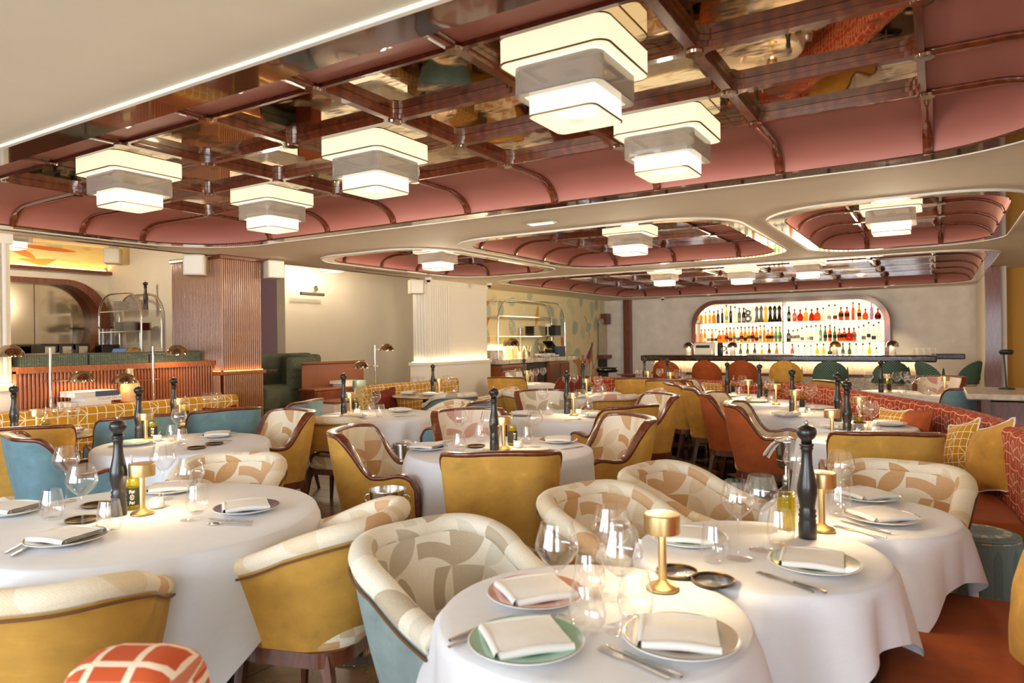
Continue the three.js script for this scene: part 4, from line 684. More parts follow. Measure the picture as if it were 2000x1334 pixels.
{ // near bench at the lower right
  const t = thing('velvet_bench', 'rust velvet bench seat at the lower right corner', 'bench', [.22, 0, -2.2]);
  mesh('seat', [box(.78, .15, 1.06, .0, .38, -.52, .045), box(.78, .15, 1.2, .0, .38, .62, .045)], M.velvetRust, t); mesh('plinth', box(.70, .30, 2.2, .02, .155, .05), M.walnut, t); mesh('back', box(.16, .62, 2.3, .47, .76, .05, .06), M.netOrange, t);
}
function cushion(w, h, d, mat, label, at, rot, group, extra) {
  const t = thing('cushion', label, 'cushion', at, 0, group); t.rotation.set(...rot); t.rotation.order = 'YXZ';
  const f = s => grid(20, 20, (u, v) => { const x = u * 2 - 1, y = v * 2 - 1, e = (1 - x * x) * (1 - y * y), pin = 1 - .10 * (1 - x * x) * y * y - .10 * (1 - y * y) * x * x; return [s * x * w / 2 * pin, y * h / 2 * pin, s * d * .62 * Math.pow(Math.max(0, e), .6) + .004 * noise.noise(x * 3, y * 3, s)]; }, (u, v) => [u * w, v * h]);
  mesh('cover', [f(1), f(-1)], mat, t);
  const L = [[-1, -1], [1, -1], [1, 1], [-1, 1]]; const e = []; for (let i = 0; i < 4; i++) { const a = L[i], b = L[(i + 1) % 4]; for (let k = 0; k < 6; k++) { const q = k / 6, x = mixn(a[0], b[0], q), y = mixn(a[1], b[1], q); const pin = 1 - .10 * (1 - x * x) * y * y - .10 * (1 - y * y) * x * x; e.push(V3(x * w / 2 * pin, y * h / 2 * pin, 0)); } }
  mesh('piping', tube(e, .006, 60, 6, true), extra ?? M.napkin, t); return t;
}
cushion(.46, .46, .15, M.velvetYellow, 'plain mustard velvet cushion with white piping on the curved banquette', [.28, .675, -5.36], [-.25, -1.15, .3], 'scatter cushions');
cushion(.42, .42, .13, M.netCushionYellow, 'mustard cushion with white grid leaning beside the plain one', [.13, .665, -5.68], [-.25, -1.2, .25], 'scatter cushions');
cushion(.44, .44, .14, M.velvetRust, 'plain rust velvet cushion in the bend of the banquette', [-.16, .66, -6.44], [-.22, -1.1, .1], 'scatter cushions', M.velvetRust);
cushion(.40, .40, .13, M.netCushionYellow, 'mustard grid cushion left of the rust one', [-.33, .65, -6.70], [-.22, -.9, .05], 'scatter cushions');
cushion(.50, .50, .17, M.velvetYellow, 'large mustard velvet cushion cut by the lower right corner', [.33, .655, -2.62], [-.3, -1.2, .3], 'scatter cushions', M.velvetYellow);
cushion(.40, .40, .13, M.velvetRed, 'dark red patterned cushion on the yellow banquette', [-6.38, .63, -7.12], [-.2, 1.45, .1], 'scatter cushions', M.velvetRed);
cushion(.38, .38, .12, M.velvetRed, 'dark red cushion at the right end of the left banquette', [-6.44, .62, -4.62], [-.2, 1.5, 0], 'scatter cushions', M.velvetRed);
cushion(.38, .36, .12, M.netCushionYellow, 'small yellow grid cushion on the far banquette', [-2.9, .60, -10.68], [-.2, .35, 0], 'scatter cushions');
{ const t = thing('patterned_bench', 'orange grid-pattern bench end poking up at the bottom left', 'bench', [-1.37, 0, -.78], .5); mesh('back', box(.27, .66, .20, 0, .53, 0, .085), M.netBig, t); mesh('plinth', box(.22, .24, .15, 0, .12, 0), M.walnut, t); }
{ const t = thing('pouf', 'blue and grey woven drum pouf beside the banquette', 'pouf', [.165, 0, -3.98]); mesh('cover', lathe([[0, .02], [.155, .02], [.168, .035], [.17, .50], [.155, .525], [.12, .535], [0, .538]], 40), M.poufBlue, t); mesh('seam', T(new THREE.TorusGeometry(.163, .005, 6, 40), 0, .517, 0, PI / 2), M.velvetTeal, t); mesh('foot', cyl(.14, .14, .02, 0, 0, 0), M.black, t); }
{ const t = thing('boucle_stool', 'cream boucle round stool under the yellow tub chair', 'stool', [-2.34, 0, -2.42]); mesh('seat', lathe([[0, .2], [.2, .2], [.225, .215], [.225, .40], [.2, .42], [0, .42]], 36), M.linen, t); mesh('post', cyl(.03, .03, .19, 0, .01, 0), M.chrome, t); mesh('base', lathe([[0, 0], [.16, 0], [.16, .008], [.04, .02], [0, .02]], 32), M.chrome, t); }
{ const t = thing('grey_pouf', 'round grey pouf top showing behind the teal chair', 'pouf', [-1.86, 0, -2.42]); mesh('cover', lathe([[0, .03], [.16, .03], [.17, .05], [.17, .43], [.15, .455], [0, .46]], 32), M.cutGrey, t); mesh('foot', cyl(.14, .14, .03, 0, 0, 0), M.black, t); }
function bucketStand(x, z, label, towel) {
  const t = thing('ice_bucket_stand', label, 'ice bucket', [x, 0, z], .4, 'chrome ice buckets');
  mesh('base', lathe([[0, 0], [.13, 0], [.13, .008], [.03, .02], [0, .02]], 32), M.chrome, t); mesh('pole', cyl(.012, .012, .5, 0, .015, 0, 12), M.chrome, t); mesh('ring', T(new THREE.TorusGeometry(.085, .006, 8, 32), 0, .56, 0, PI / 2), M.chrome, t);
  const b = W.bucket.clone(); b.children.forEach(c => { const m = c.clone(); m.position.set(0, .505, 0); t.add(m); });
  if (towel) mesh('towel', [grid(12, 8, (u, v) => [(u - .5) * .34 + .02 * Math.sin(v * 5), .715 - .5 * Math.pow(Math.abs(u - .5), 2) + .012 * Math.sin(u * 9), (v - .5) * .10 + .03 * (u - .5)]), grid(12, 8, (u, v) => [(u - .5) * .30, .728 - .6 * Math.pow(Math.abs(u - .5), 2), (v - .5) * .08 + .02])], M.napkin, t);
  return t;
}
bucketStand(-2.44, -2.72, 'empty chrome ice bucket behind the yellow tub chair', false);
bucketStand(-3.42, -4.02, 'chrome ice bucket with white towel left of the centre table', true);
bucketStand(-.94, -5.42, 'chrome ice bucket with hanging towel by the orange armchair', true);
// ---------- left partition, ledge and reading lamps ----------
{
  const t = thing('slatted_partition', 'low reddish slatted wood partition behind the left banquette', 'partition', [0, 0, 0]);
  mesh('panel', boxM(-7.16, -7.08, 0, 1.24, -4.97, -2.98), M.redwood, t); mesh('rail', boxM(-7.19, -7.04, 1.22, 1.28, -4.97, -2.98), M.redwood, t);
  const s = []; for (let z = -4.95; z < -3.0; z += .034) s.push(T(new THREE.CylinderGeometry(.014, .014, .34, 7, 1), -7.075, 1.05, z)); mesh('slats', s, M.redwood, t).userData.kind = 'stuff';
  const l = thing('wall_ledge', 'reddish wood ledge behind the left banquette carrying books and vase', 'ledge'); mesh('board', boxM(-7.04, -6.70, .86, .90, -4.95, -2.0), M.redwood, l); mesh('cleat', boxM(-7.03, -6.98, .80, .86, -4.9, -2.1), M.redwood, l);
  const b = thing('tweed_booth_back', 'green tweed booth back rising above the slatted partition', 'booth', [0, 0, 0]);
  for (let i = 0; i < 3; i++) mesh('cushion_panel', box(.14, .5, .615, -7.28, 1.145, -3.37 - i * .625, .03), M.tweed, b); mesh('base', boxM(-7.7, -7.22, .34, .88, -4.94, -3.05), M.velvetGreen, b);
}
function readingLamp(x, y, z, h, arms, label) {
  const t = thing('reading_lamp', label, 'lamp', [x, y, z], 0, 'chrome twin-shade reading lamps');
  mesh('pole', cyl(.011, .011, h, 0, 0, 0, 12), M.chrome, t); mesh('foot', lathe([[0, 0], [.07, 0], [.07, .006], [.02, .012], [0, .012]], 24), M.chrome, t);
  for (const [ay, dz, dx] of arms) {
    const L = Math.hypot(dz, dx);
    const a = mesh('arm', tube([[-dx * .3, ay, -dz * .3], [0, ay, 0], [dx, ay, dz]], .006, 12, 6), M.chrome, t);
    mesh('shade', T(lathe([[.004, .065], [.03, .062], [.058, .048], [.08, .024], [.088, 0], [.085, 0], [.077, .022], [.056, .044], [.028, .058], [0, .06]], 28).scale(1.32, 1.6, 1.32), dx * 1.3, ay - .02, dz * 1.3), M.bronzeShade, a);
    mesh('bulb', T(new THREE.SphereGeometry(.026, 14, 10), dx * 1.3, ay + .0, dz * 1.3), M.ledDisc, a);
    pointLight(t, new THREE.Color(1, .72, .4), .5, [dx * 1.3, ay, dz * 1.3], 1.2);
  }
}
readingLamp(-6.88, .90, -3.17, .55, [[.50, .26, .03], [.25, -.2, .02]], 'chrome reading lamp with two domed shades beside the stacked books');
readingLamp(-6.88, .90, -4.14, .55, [[.48, -.19, .02], [.21, .24, .02]], 'chrome reading lamp with two domed shades right of the vase');
readingLamp(-6.95, .70, -7.52, .72, [[.66, -.20, 0], [.42, .22, 0]], 'chrome reading lamp by the teal planter in front of the wall');
single('vase', T(lathe([[0, 0], [.085, 0], [.09, .01], [.092, .14], [.085, .18], [.055, .225], [.035, .25], [.03, .31], [.034, .335], [.026, .335], [.022, .25], [.0, .24]], 36), -6.88, .90, -3.90), M.vase, 'tall cream ceramic bottle vase on the ledge', 'vase');
const spine = (txt, bg, fg, half) => drawn(512, 64, (c, w, h) => { c.fillStyle = bg; c.fillRect(0, 0, w, h); if (half) { c.fillStyle = half; c.fillRect(w * .45, 0, w * .55, h); } c.fillStyle = fg; c.font = '44px serif'; c.textAlign = 'center'; if (txt) c.fillText(txt, w * .68, 48); });
function book(x, y, z, w, h, d, turn, tex, cover, label) {
  const t = thing('book', label, 'book', [x, y, z], turn, 'coffee-table books'); mesh('cover', [box(w, .004, d, 0, .002, 0), box(w, .004, d, 0, h - .002, 0), box(.004, h, d, w / 2 - .002, h / 2, 0)], cover, t); mesh('pages', box(w - .01, h - .008, d - .01, -.003, h / 2, 0), M.napkin, t);
  mesh('spine', grid(1, 1, (u, v) => [w / 2 + .001, v * h, (0.5 - u) * d], (u, v) => [u, v]), std({ map: tex, roughness: .6 }), t);
}
book(-6.86, .90, -3.45, .26, .045, .36, 0, spine('', '#e4ddd2', '#555'), M.whitePlastic, 'plain white book at the bottom of the pile on the ledge');
book(-6.86, .945, -3.56, .26, .045, .34, .02, spine('ITALIAN DREAM', '#e8e1d6', '#6a625a'), M.whitePlastic, 'white book lettered ITALIAN DREAM in the ledge pile');
book(-6.86, .99, -3.50, .28, .05, .40, .0, spine('', '#d8d0c6', '#fff', '#3d4a68'), M.whitePlastic, 'top book of the ledge pile with half-blue spine');
// ---------- rear service area ----------
{
  const t = thing('arched_mirror', 'large mirror in a rounded dark wood frame, far left back wall', 'mirror', [-11.08, 0, 0]);
  mesh('frame', metreUV(T(new THREE.ExtrudeGeometry((() => { const s = roundRect(2.2, 5.85, 1.17, 2.44, .62); s.holes.push(roundRect(2.35, 5.70, 1.2, 2.37, .55, THREE.Path)); return s; })(), { depth: .24, bevelEnabled: false, curveSegments: 16 }), 0, 0, 0, 0, PI / 2)), M.walnut, t);
  mesh('glass', metreUV(T(new THREE.ExtrudeGeometry(roundRect(2.35, 5.70, 1.2, 2.37, .55), { depth: .01, bevelEnabled: false, curveSegments: 16 }), 0, 0, 0, 0, PI / 2)), M.mirror, t);
  for (const z of [-3.6, -4.9]) mesh('joint', box(.004, 1.26, .006, .014, 1.73, z), M.black, t);
}
struct('trim_3', boxM(-11.1, -10.95, 2.56, 2.61, -5.95, 3.0), M.walnut);
{
  const t = muralTex(1024, 128, '#e6cf8e', ({ leaf, poly, rq }) => { for (let q = 0; q < 26; q++) leaf(rq(), rq(), rq() * 6.28, .5 + .4 * rq(), .14, ['#a6b48c', '#d98a48', '#e0b85a', '#b9c49c', '#e8c98a', '#cf7a3e'][q % 6]); poly([[.78, .3], [.83, .15], [.86, .35], [.82, .7]], '#d2693a'); poly([[.86, .72], [.92, .6], [.9, .98]], '#dd8a4a'); });
  const fr = thing('painted_frieze', 'painted leaf frieze glowing above the arched mirror', 'frieze', [-11.09, 0, 0]); mesh('panel', grid(1, 1, (u, v) => [0, 2.62 + v * .34, mixn(3.0, -5.94, u)], (u, v) => [u, v]), std({ map: t, roughness: .8 }), fr);
  mesh('frieze_light_strip', boxM(.02, .05, 2.625, 2.64, -5.9, 3.0), M.ledWarm, fr);
  areaLight('frieze_light', new THREE.Color(1, .72, .25), 26 * K.led * .5, 6, .03, [-11.03, 2.65, -3], [-11.06, 4, -3]);
}
{ const t = thing('service_counter', 'dark wood service counter below the arched mirror', 'counter', [0, 0, 0]); mesh('cabinet', boxM(-11.05, -10.4, .34, 1.12, -5.9, 0), M.walnut, t); mesh('top', boxM(-11.06, -10.35, 1.12, 1.16, -5.92, 0), M.marbleDark, t); }
for (const [z, w, l] of [[-4.86, .22, 'black coffee machine left in front of the mirror'], [-5.08, .2, 'dark metal coffee grinder in front of the mirror'], [-5.3, .2, 'small black appliance right of the grinder']]) { const t = thing('coffee_machine', l, 'appliance', [-10.7, 1.16, z]); mesh('body', box(.3, .34, w, 0, .17, 0, .02), M.blackGloss, t); mesh('panel', box(.01, .2, w * .6, .152, .2, 0), M.steel, t); }
{ const t = thing('water_dispenser', 'tall black dispenser with clear tanks by the mirror frame', 'dispenser', [-10.62, 1.16, -5.68]); mesh('body', box(.2, .32, .26, 0, .16, 0, .01), M.blackGloss, t); mesh('tanks', [cyl(.05, .05, .24, 0, .32, -.06), cyl(.05, .05, .24, 0, .32, .06)], M.glass, t); mesh('lid', box(.16, .03, .26, 0, .575, 0), M.walnut, t); }
function etagere(x0, x1, z0, z1, y0, y1, r, shelves, label, alongX, brassy) {
  const t = thing('etagere', label, 'shelf rack'); const mat = M.chrome;
  const hoop = (p) => { const q = []; const a = alongX ? x0 : z0, b = alongX ? x1 : z1, s = Math.sign(b - a), put = (u, y) => q.push(alongX ? V3(u, y, p) : V3(p, y, u)); put(a, y0); put(a, (y0 + y1 - r) / 2); for (let k = 0; k <= 8; k++) { const an = PI - k / 8 * PI / 2; put(a + s * r + s * r * Math.cos(an), y1 - r + r * Math.sin(an)); } for (let k = 0; k <= 8; k++) { const an = PI / 2 - k / 8 * PI / 2; put(b - s * r + s * r * Math.cos(an), y1 - r + r * Math.sin(an)); } put(b, (y0 + y1 - r) / 2); put(b, y0); return tube(q, .014, 90, 8); };
  const d0 = alongX ? z0 : x0, d1 = alongX ? z1 : x1;
  mesh('hoop', hoop(d0), mat, t); mesh('hoop', hoop(d1), mat, t);
  const cxx = (x0 + x1) / 2, czz = (z0 + z1) / 2; mesh('centre_post', cyl(.011, .011, y1 - r * .6 - y0 - .3, alongX ? cxx : d0, y0, alongX ? d0 : czz, 10), mat, t);
  for (const y of shelves) { mesh('glass_shelf', box(Math.abs(x1 - x0), .008, Math.abs(z1 - z0), cxx, y, czz), M.glass, t); mesh('shelf_rail', [box(alongX ? Math.abs(x1 - x0) : .01, .012, alongX ? .01 : Math.abs(z1 - z0), alongX ? cxx : d1, y - .008, alongX ? d1 : czz)], mat, t); }
}
etagere(-10.68, -9.58, -5.90, -5.60, 1.0, 2.22, .34, [1.67, 1.97], 'chrome hooped shelf rack with stacked plates on the rear wall', true);
etagere(-7.52, -7.18, -11.2, -14.0, 1.08, 2.27, .42, [1.55, 1.95], 'wide chrome hooped shelf rack in front of the mural', false);
const stack = (x, y, z, r, n, dh, mat, label) => { const t = thing('plate_stack', label, 'plates', [x, y, z], 0, 'stacked plates on the rack'); for (let i = 0; i < n; i++) mesh('plate', lathe([[0, 0], [r * .6, 0], [r, dh * .8], [r, dh * .95], [r * .6, dh * .3], [0, dh * .3]], 20).translate(0, i * dh, 0), mat, t); };
stack(-10.42, 1.974, -5.75, .085, 8, .019, M.china, 'left stack of pale bowls on the upper rack shelf');
stack(-10.22, 1.974, -5.75, .085, 7, .019, M.china, 'middle stack of white bowls on the upper rack shelf');
stack(-10.02, 1.974, -5.75, .09, 9, .022, M.china, 'right tall stack of bowls on the upper rack shelf');
stack(-10.35, 1.674, -5.75, .12, 9, .015, M.china, 'left stack of white plates on the lower rack shelf');
stack(-10.08, 1.674, -5.75, .12, 9, .015, M.china, 'middle stack of pale plates on the lower rack shelf');
stack(-9.78, 1.674, -5.75, .11, 7, .016, M.velvetRed, 'right stack of dark red plates on the lower rack shelf');
{ const m = W.mill.clone(); m.name = numbered('pepper_mill'); m.position.set(-9.72, 1.974, -5.75); scene.add(m); tag(m, 'tall black pepper mill standing on the upper rack shelf', 'pepper mill', 'black pepper mills'); }
{ const t = thing('till_stand', 'dark sideboard under the plate rack', 'sideboard', [0, 0, 0]); mesh('cabinet', boxM(-10.3, -9.2, .34, 1.10, -5.9, -5.4), M.walnut, t); mesh('top', boxM(-10.33, -9.15, 1.10, 1.14, -5.92, -5.37), M.marbleDark, t); }
function till(x, y, z, turn, label, lit) { const t = thing('till_screen', label, 'till', [x, y, z], turn, 'payment screens'); mesh('stand', box(.16, .1, .16, 0, .05, 0, .01), M.black, t); const s = mesh('screen', T(box(.34, .22, .018, 0, 0, 0, .006), 0, .2, 0, -.75), M.black, t); const g = mesh('display', T(new THREE.PlaneGeometry(.31, .19), 0, .2, 0, 0).rotateX(0), lit ? std({ color: 0x223344, emissive: lin(.12, .16, .3) }) : M.blackGloss, t); g.geometry.translate(0, -.2, .012).rotateX(-.75).translate(0, .2, 0); }
till(-10.05, 1.14, -5.6, .7, 'tilted till screen with blue display below the plate rack', true);
till(-7.30, 1.16, -13.5, 1.4, 'black tilted till screen on the mural console', false);
for (const [x, z, l] of [[-9.7, -5.55, 'brass mushroom table lamp below the plate rack']]) { const t = thing('mushroom_lamp', l, 'lamp', [x, 1.14, z]); mesh('stem', cyl(.03, .045, .16, 0, 0, 0), M.brass, t); mesh('dome', lathe([[.0, .30], [.06, .285], [.11, .24], [.135, .18], [.13, .18], [.1, .23], [0, .28]], 28), M.brass, t); mesh('bulb', T(new THREE.SphereGeometry(.03, 12, 8), 0, .2, 0), M.ledDisc, t); pointLight(t, new THREE.Color(1, .74, .42), .9, [0, .2, 0], 1.2); }
// walnut panels added for the darkness of an open doorway, seen in the mirror
{ const t = thing('added_doorway_panels', 'added walnut panels for the dark open doorway reflected in the arched mirror', 'door', [-7.75, .34, -.2]); for (const z of [-.33, .33]) { const l = mesh('leaf', box(.04, 1.72, .64, 0, .86, z, .004), M.walnut, t); mesh('handle', box(.03, .22, .02, -.04, .9, z > 0 ? z - .26 : z + .26, .006), M.brass, l); } mesh('frame', [box(.06, 1.8, .06, 0, .9, -.69), box(.06, 1.8, .06, 0, .9, .69), box(.06, .06, 1.44, 0, 1.77, 0)], M.walnut, t); }
// ---------- green booth on the platform ----------
{
  const t = thing('green_booth', 'green velvet and tweed booth sofa on the raised level', 'sofa', [-8.72, .34, -7.45]);
  mesh('seat', [box(.75, .34, .95, .1, .31, .35, .06)], M.velvetGreen, t); mesh('seat_base', box(.7, .16, .9, .1, .1, .35, .02), M.tweed, t);
  mesh('back', [box(.18, .62, 1.5, -.45, .65, -.1, .06), box(.8, .58, .16, .05, .66, -.22, .06)], M.velvetGreen, t); mesh('side_panel', [box(.5, .56, .14, .18, .66, -.12, .05), box(.16, .5, .5, .42, .66, .1, .05)], M.tweed, t);
  for (const [x, z] of [[.42, .75], [-.2, .75], [.42, -.05], [-.2, -.05]]) mesh('foot', cyl(.015, .015, .05, x, -.0, z, 10), M.chrome, t);
  const s = thing('tambour_screen', 'curved reddish tambour screen backing the green booth', 'screen', [-7.98, .34, -7.58]);
  const arc = []; for (let i = 0; i < 62; i++) { const u = i / 61, z = mixn(.5, -.62, u), x = .14 * Math.sin(u * PI * .5); arc.push(T(new THREE.CylinderGeometry(.013, .013, .5, 7, 1), x, .55, z)); }
  mesh('slats', arc, M.redwood, s).userData.kind = 'stuff'; mesh('rail', grid(20, 3, (u, v) => { const z = mixn(.51, -.63, u), x = .14 * Math.sin(u * PI * .5); return [x + [-.03, .03, .03, -.03][Math.round(v * 3)], [.84, .84, .80, .80][Math.round(v * 3)], z]; }), M.redwood, s); mesh('panel', grid(20, 1, (u, v) => [.14 * Math.sin(u * PI * .5) - .012, v * .82, mixn(.5, -.62, u)]), M.redwood, s);
  const c = thing('low_cabinet', 'low dark wood cabinet with books in front of the tambour screen', 'cabinet', [-7.66, .34, -7.42]); mesh('body', box(.3, .44, 1.06, 0, .22, 0, .006), M.walnut, c); mesh('top', box(.34, .03, 1.1, 0, .455, 0, .008), M.redwood, c); mesh('door', box(.012, .38, .5, .154, .22, .26), M.walnut, c); mesh('door', box(.012, .38, .5, .154, .22, -.26), M.legWood, c);
}
book(-7.64, .81, -7.62, .24, .04, .30, 0, spine('', '#e4ddd2', '#555'), M.whitePlastic, 'lower white book on the low cabinet');
book(-7.64, .85, -7.58, .25, .045, .34, .02, spine('DOLCE VITA', '#ece6dc', '#6a625a'), M.whitePlastic, 'white book lettered DOLCE VITA on the low cabinet');
{ const t = thing('planter', 'teal ceramic cup planter by the reading lamp', 'planter', [-7.10, .68, -7.35]); mesh('cup', lathe([[0, 0], [.045, 0], [.05, .05], [.095, .09], [.1, .13], [.098, .24], [.09, .24], [.09, .14], [0, .12]], 28), M.planter, t); }
{ const t = thing('lamp_plinth', 'plain cream ledge behind the yellow banquette', 'ledge', [-6.95, 0, -7.7]); mesh('body', box(.34, .66, 2.3, 0, .33, 0), M.wallCream, t); mesh('top', box(.38, .03, 2.34, 0, .67, 0, .006), M.redwood, t); }
{ const t = thing('booth_table', 'small dark marble table with glasses beside the green booth', 'table', [-8.35, .34, -6.36]); mesh('top', box(.8, .03, .5, 0, .74, 0, .006), M.marbleDark, t); mesh('pedestal', lathe([[.03, .72], [.05, .6], [.03, .5], [.06, .3], [.03, .15], [.05, .05], [.16, .02], [.16, 0], [0, 0]], 20), M.blackGloss, t); }
{ const g = structGroup('window_3'); mesh('window_frame', [box(.06, 2.2, .05, -12.6, 2.0, -10.9), box(.06, 2.2, .05, -12.6, 2.0, -10.2), box(.06, .04, .8, -12.6, 1.9, -10.55), box(.06, .04, .8, -12.6, 2.5, -10.55)], M.white, g); mesh('pane', box(.01, 1.5, .7, -12.62, 2.3, -10.55), M.ledWhite, g); }
// picture light, speakers, cameras, recessed fittings
{ const t = thing('picture_light', 'slim chrome picture light on the cream wall', 'wall lamp', [-9.28, 2.42, -8.55]); mesh('rose', T(cyl(.05, .05, .02, 0, 0, 0), 0, 0, 0, 0, 0, -PI / 2), M.chrome, t); mesh('arm', tube([[0, 0, 0], [.12, .02, .05], [.2, -.06, .2], [.2, -.1, .25]], .006, 20, 6), M.chrome, t); mesh('hood', T(new THREE.CylinderGeometry(.03, .03, .5, 14), .2, -.12, .25, PI / 2), M.chrome, t); }
function speaker(x, y, z, turn, s, label) { const t = thing('speaker', label, 'speaker', [x, y, z], turn, 'cream wall speakers'); mesh('cabinet', box(s, s * 1.05, s, 0, 0, 0, s * .06), M.plastic, t); mesh('grille', box(s * .86, s * .9, .008, 0, 0, s / 2 + .003, .003), M.whitePlastic, t); mesh('bracket', box(s * .5, .05, s * .5, 0, s * .58, -s * .2), M.steel, t); }
speaker(-7.15, 2.36, -4.82, .75, .22, 'cream cube speaker on the left face of the slatted column');
speaker(-6.86, 2.36, -5.66, 1.2, .2, 'cream cube speaker peeking from behind the slatted column');
speaker(-7.26, 2.36, -8.84, .9, .22, 'cream cube speaker on the white fluted pillar');
speaker(-10.5, 2.8, -5.72, .9, .22, 'cream cube speaker under the painted frieze corner');
function dome(x, z, label, y = YR) { const t = thing('camera_dome', label, 'security camera', [x, y, z], 0, 'ceiling camera domes'); mesh('housing', lathe([[0, 0], [.055, 0], [.055, -.035], [.045, -.045], [0, -.045]].reverse(), 24), M.whitePlastic, t); mesh('eye', T(new THREE.SphereGeometry(.034, 16, 12), 0, -.05, 0), M.blackGloss, t); }
dome(-6.75, -10.25, 'white camera dome on the ceiling above the mural'); dome(-6.9, -8.72, 'white camera dome on the ceiling above the pillar speaker'); dome(-5.75, -16.5, 'tiny camera dome on the ceiling left of the bar');
{ const t = thing('recessed_light', 'slim white recessed ceiling light between the coffers', 'ceiling light', [-2.93, YR - .004, -5.30]); mesh('frame', box(.26, .008, .07, 0, 0, 0), M.whitePlastic, t); mesh('lens', box(.22, .004, .045, 0, -.006, 0), M.ledWhite, t); }
for (const [x, l] of [[-4.6, 'leftmost downlight above the bar'], [-2.75, 'middle downlight above the bar'], [-.9, 'rightmost downlight above the bar']]) { const t = thing('downlight', l + ' in the cream ceiling', 'ceiling light', [x, YR - .003, -16.45], 0, 'downlights over the bar'); mesh('ring', lathe([[.05, 0], [.05, -.006], [.036, -.006], [.036, 0]], 24), M.whitePlastic, t); mesh('lens', cyl(.036, .036, .004, 0, -.006, 0), M.shadeGlowLow, t); const l2 = new THREE.SpotLight(new THREE.Color(1, .8, .5), 14, 0, .8, .6, 2); l2.position.set(0, -.03, 0); l2.target.position.set(0, -2, .1); l2.castShadow = true; t.add(l2, l2.target); }
for (const [x, z, w] of [[-6.95, -3.4, 1.7], [-6.85, -7.6, 1.1]]) single('air_slot', box(.02, .006, w, x, YR - .001, z), M.black, z > -5 ? 'thin black air slot in the ceiling above the left banquette' : 'thin black air slot in the ceiling near the small left coffer', 'air slot');

// ---------- mural console ----------
{
  const t = thing('console', 'wood console with wavy veined marble top before the mural', 'console', [-7.30, 0, -12.55]);
  const s = new THREE.Shape(); s.moveTo(-.26, -1.45); for (let i = 0; i <= 30; i++) { const q = i / 30; s.lineTo(.30 + .03 * Math.sin(q * 40) * (q > .85 ? 1.6 : .5), mixn(-1.5, 1.6, q)); } s.lineTo(-.26, 1.55); s.closePath();
  mesh('marble_top', metreUV(T(new THREE.ExtrudeGeometry(s, { depth: .07, bevelEnabled: true, bevelSize: .01, bevelThickness: .01 }), 0, 0, 0, -PI / 2).translate(0, 1.02, 0)), M.marbleWhite, t); mesh('splash_block', box(.3, .2, .45, -.05, 1.18, 1.32, .05), M.marbleWhite, t);
  for (const z of [.95, -.95]) mesh('body', box(.46, .98, .95, 0, .5, z), M.redwood, t); mesh('niche', box(.4, .98, .96, -.03, .5, 0), M.black, t); for (const z of [1.2, .72, -.72, -1.2]) mesh('door', box(.02, .9, .44, .235, .5, z), M.walnut, t);
}
{ const t = thing('mushroom_lamp', 'silver domed table lamp glowing on the mural console', 'lamp', [-7.25, 1.10, -11.78]); mesh('stem', cyl(.04, .06, .2, 0, 0, 0), M.brass, t); mesh('dome', lathe([[.0, .42], [.09, .40], [.15, .34], [.17, .25], [.165, .25], [.14, .33], [0, .40]], 28), M.bronzeShade, t); mesh('bulb', T(new THREE.SphereGeometry(.035, 12, 8), 0, .24, 0), M.ledDisc, t); pointLight(t, new THREE.Color(1, .74, .42), 3, [0, .24, 0], 1.5); }
for (const [x, y, z, w, h, m, l] of [[-7.35, 1.954, -12.7, .3, .0, 'black', ''], [-7.32, 1.56, -12.65, .2, .2, 'black', 'stack of black bowls on the middle rack shelf before the mural'], [-7.32, 1.56, -13.7, .26, .24, 'black', 'black box at the right end of the mural rack']]) if (l) { const t = thing(l.includes('bowls') ? 'bowl_stack' : 'storage_box', l, l.includes('bowls') ? 'bowls' : 'box', [x, y, z]); if (l.includes('bowls')) for (let i = 0; i < 5; i++) mesh('bowl', lathe([[0, 0], [.08, 0], [.12, .036], [.115, .036], [.07, .01], [0, .01]], 20).translate(0, i * .04, 0), M.blackGloss, t); else { mesh('body', box(w, h * .85, w, 0, h * .43, 0, .01), M.black, t); mesh('lid', box(w + .01, h * .12, w + .01, 0, h * .9, 0, .006), M.blackGloss, t); } }
{ const t = thing('spare_lamp', 'white unlit table lamp on the mural rack', 'lamp', [-7.32, 1.56, -13.45]); mesh('stem', cyl(.012, .012, .2, 0, .01, 0), M.whitePlastic, t); mesh('base', cyl(.05, .05, .012, 0, 0, 0), M.whitePlastic, t); mesh('shade', cyl(.06, .07, .06, 0, .2, 0), M.whitePlastic, t); }
for (const [z, m, l, n] of [[-12.35, 'steel', 'left pot of cutlery on the mural console', 7], [-12.05, 'vase', 'small pot of utensils beside the console lamp', 5], [-12.95, 'black', 'dark pot of cutlery in the middle of the console', 8]]) { const t = thing('cutlery_pot', l, 'pot', [-7.2, 1.10, z], 0, 'cutlery pots on the console'); mesh('pot', cyl(.06, .05, .13, 0, 0, 0), M[m] ?? M.steel, t); mesh('cutlery', Array.from({ length: n }, (_, i) => bar([.02 * Math.cos(i), .05, .02 * Math.sin(i)], [.09 * Math.cos(i * 2.4), .25, .09 * Math.sin(i * 2.4)], .008, .004)), M.steel, t); }
{ const t = thing('folded_towels', 'heap of white folded napkins on the mural console', 'towels', [-7.15, 1.105, -13.1]); for (let i = 0; i < 4; i++) mesh('towel', box(.16, .035, .24, 0, .02 + (i % 2) * .034, (i - 1.5) * .2, .016), M.napkin, t); }
{ const t = thing('blue_box', 'dark blue box beside the console till screen', 'box', [-7.2, 1.10, -13.72]); mesh('body', box(.2, .2, .28, 0, .1, 0, .01), std({ color: 0x3a4c66, roughness: .6 }), t); mesh('lid', box(.21, .03, .29, 0, .205, 0, .008), std({ color: 0x46597a, roughness: .6 }), t); }
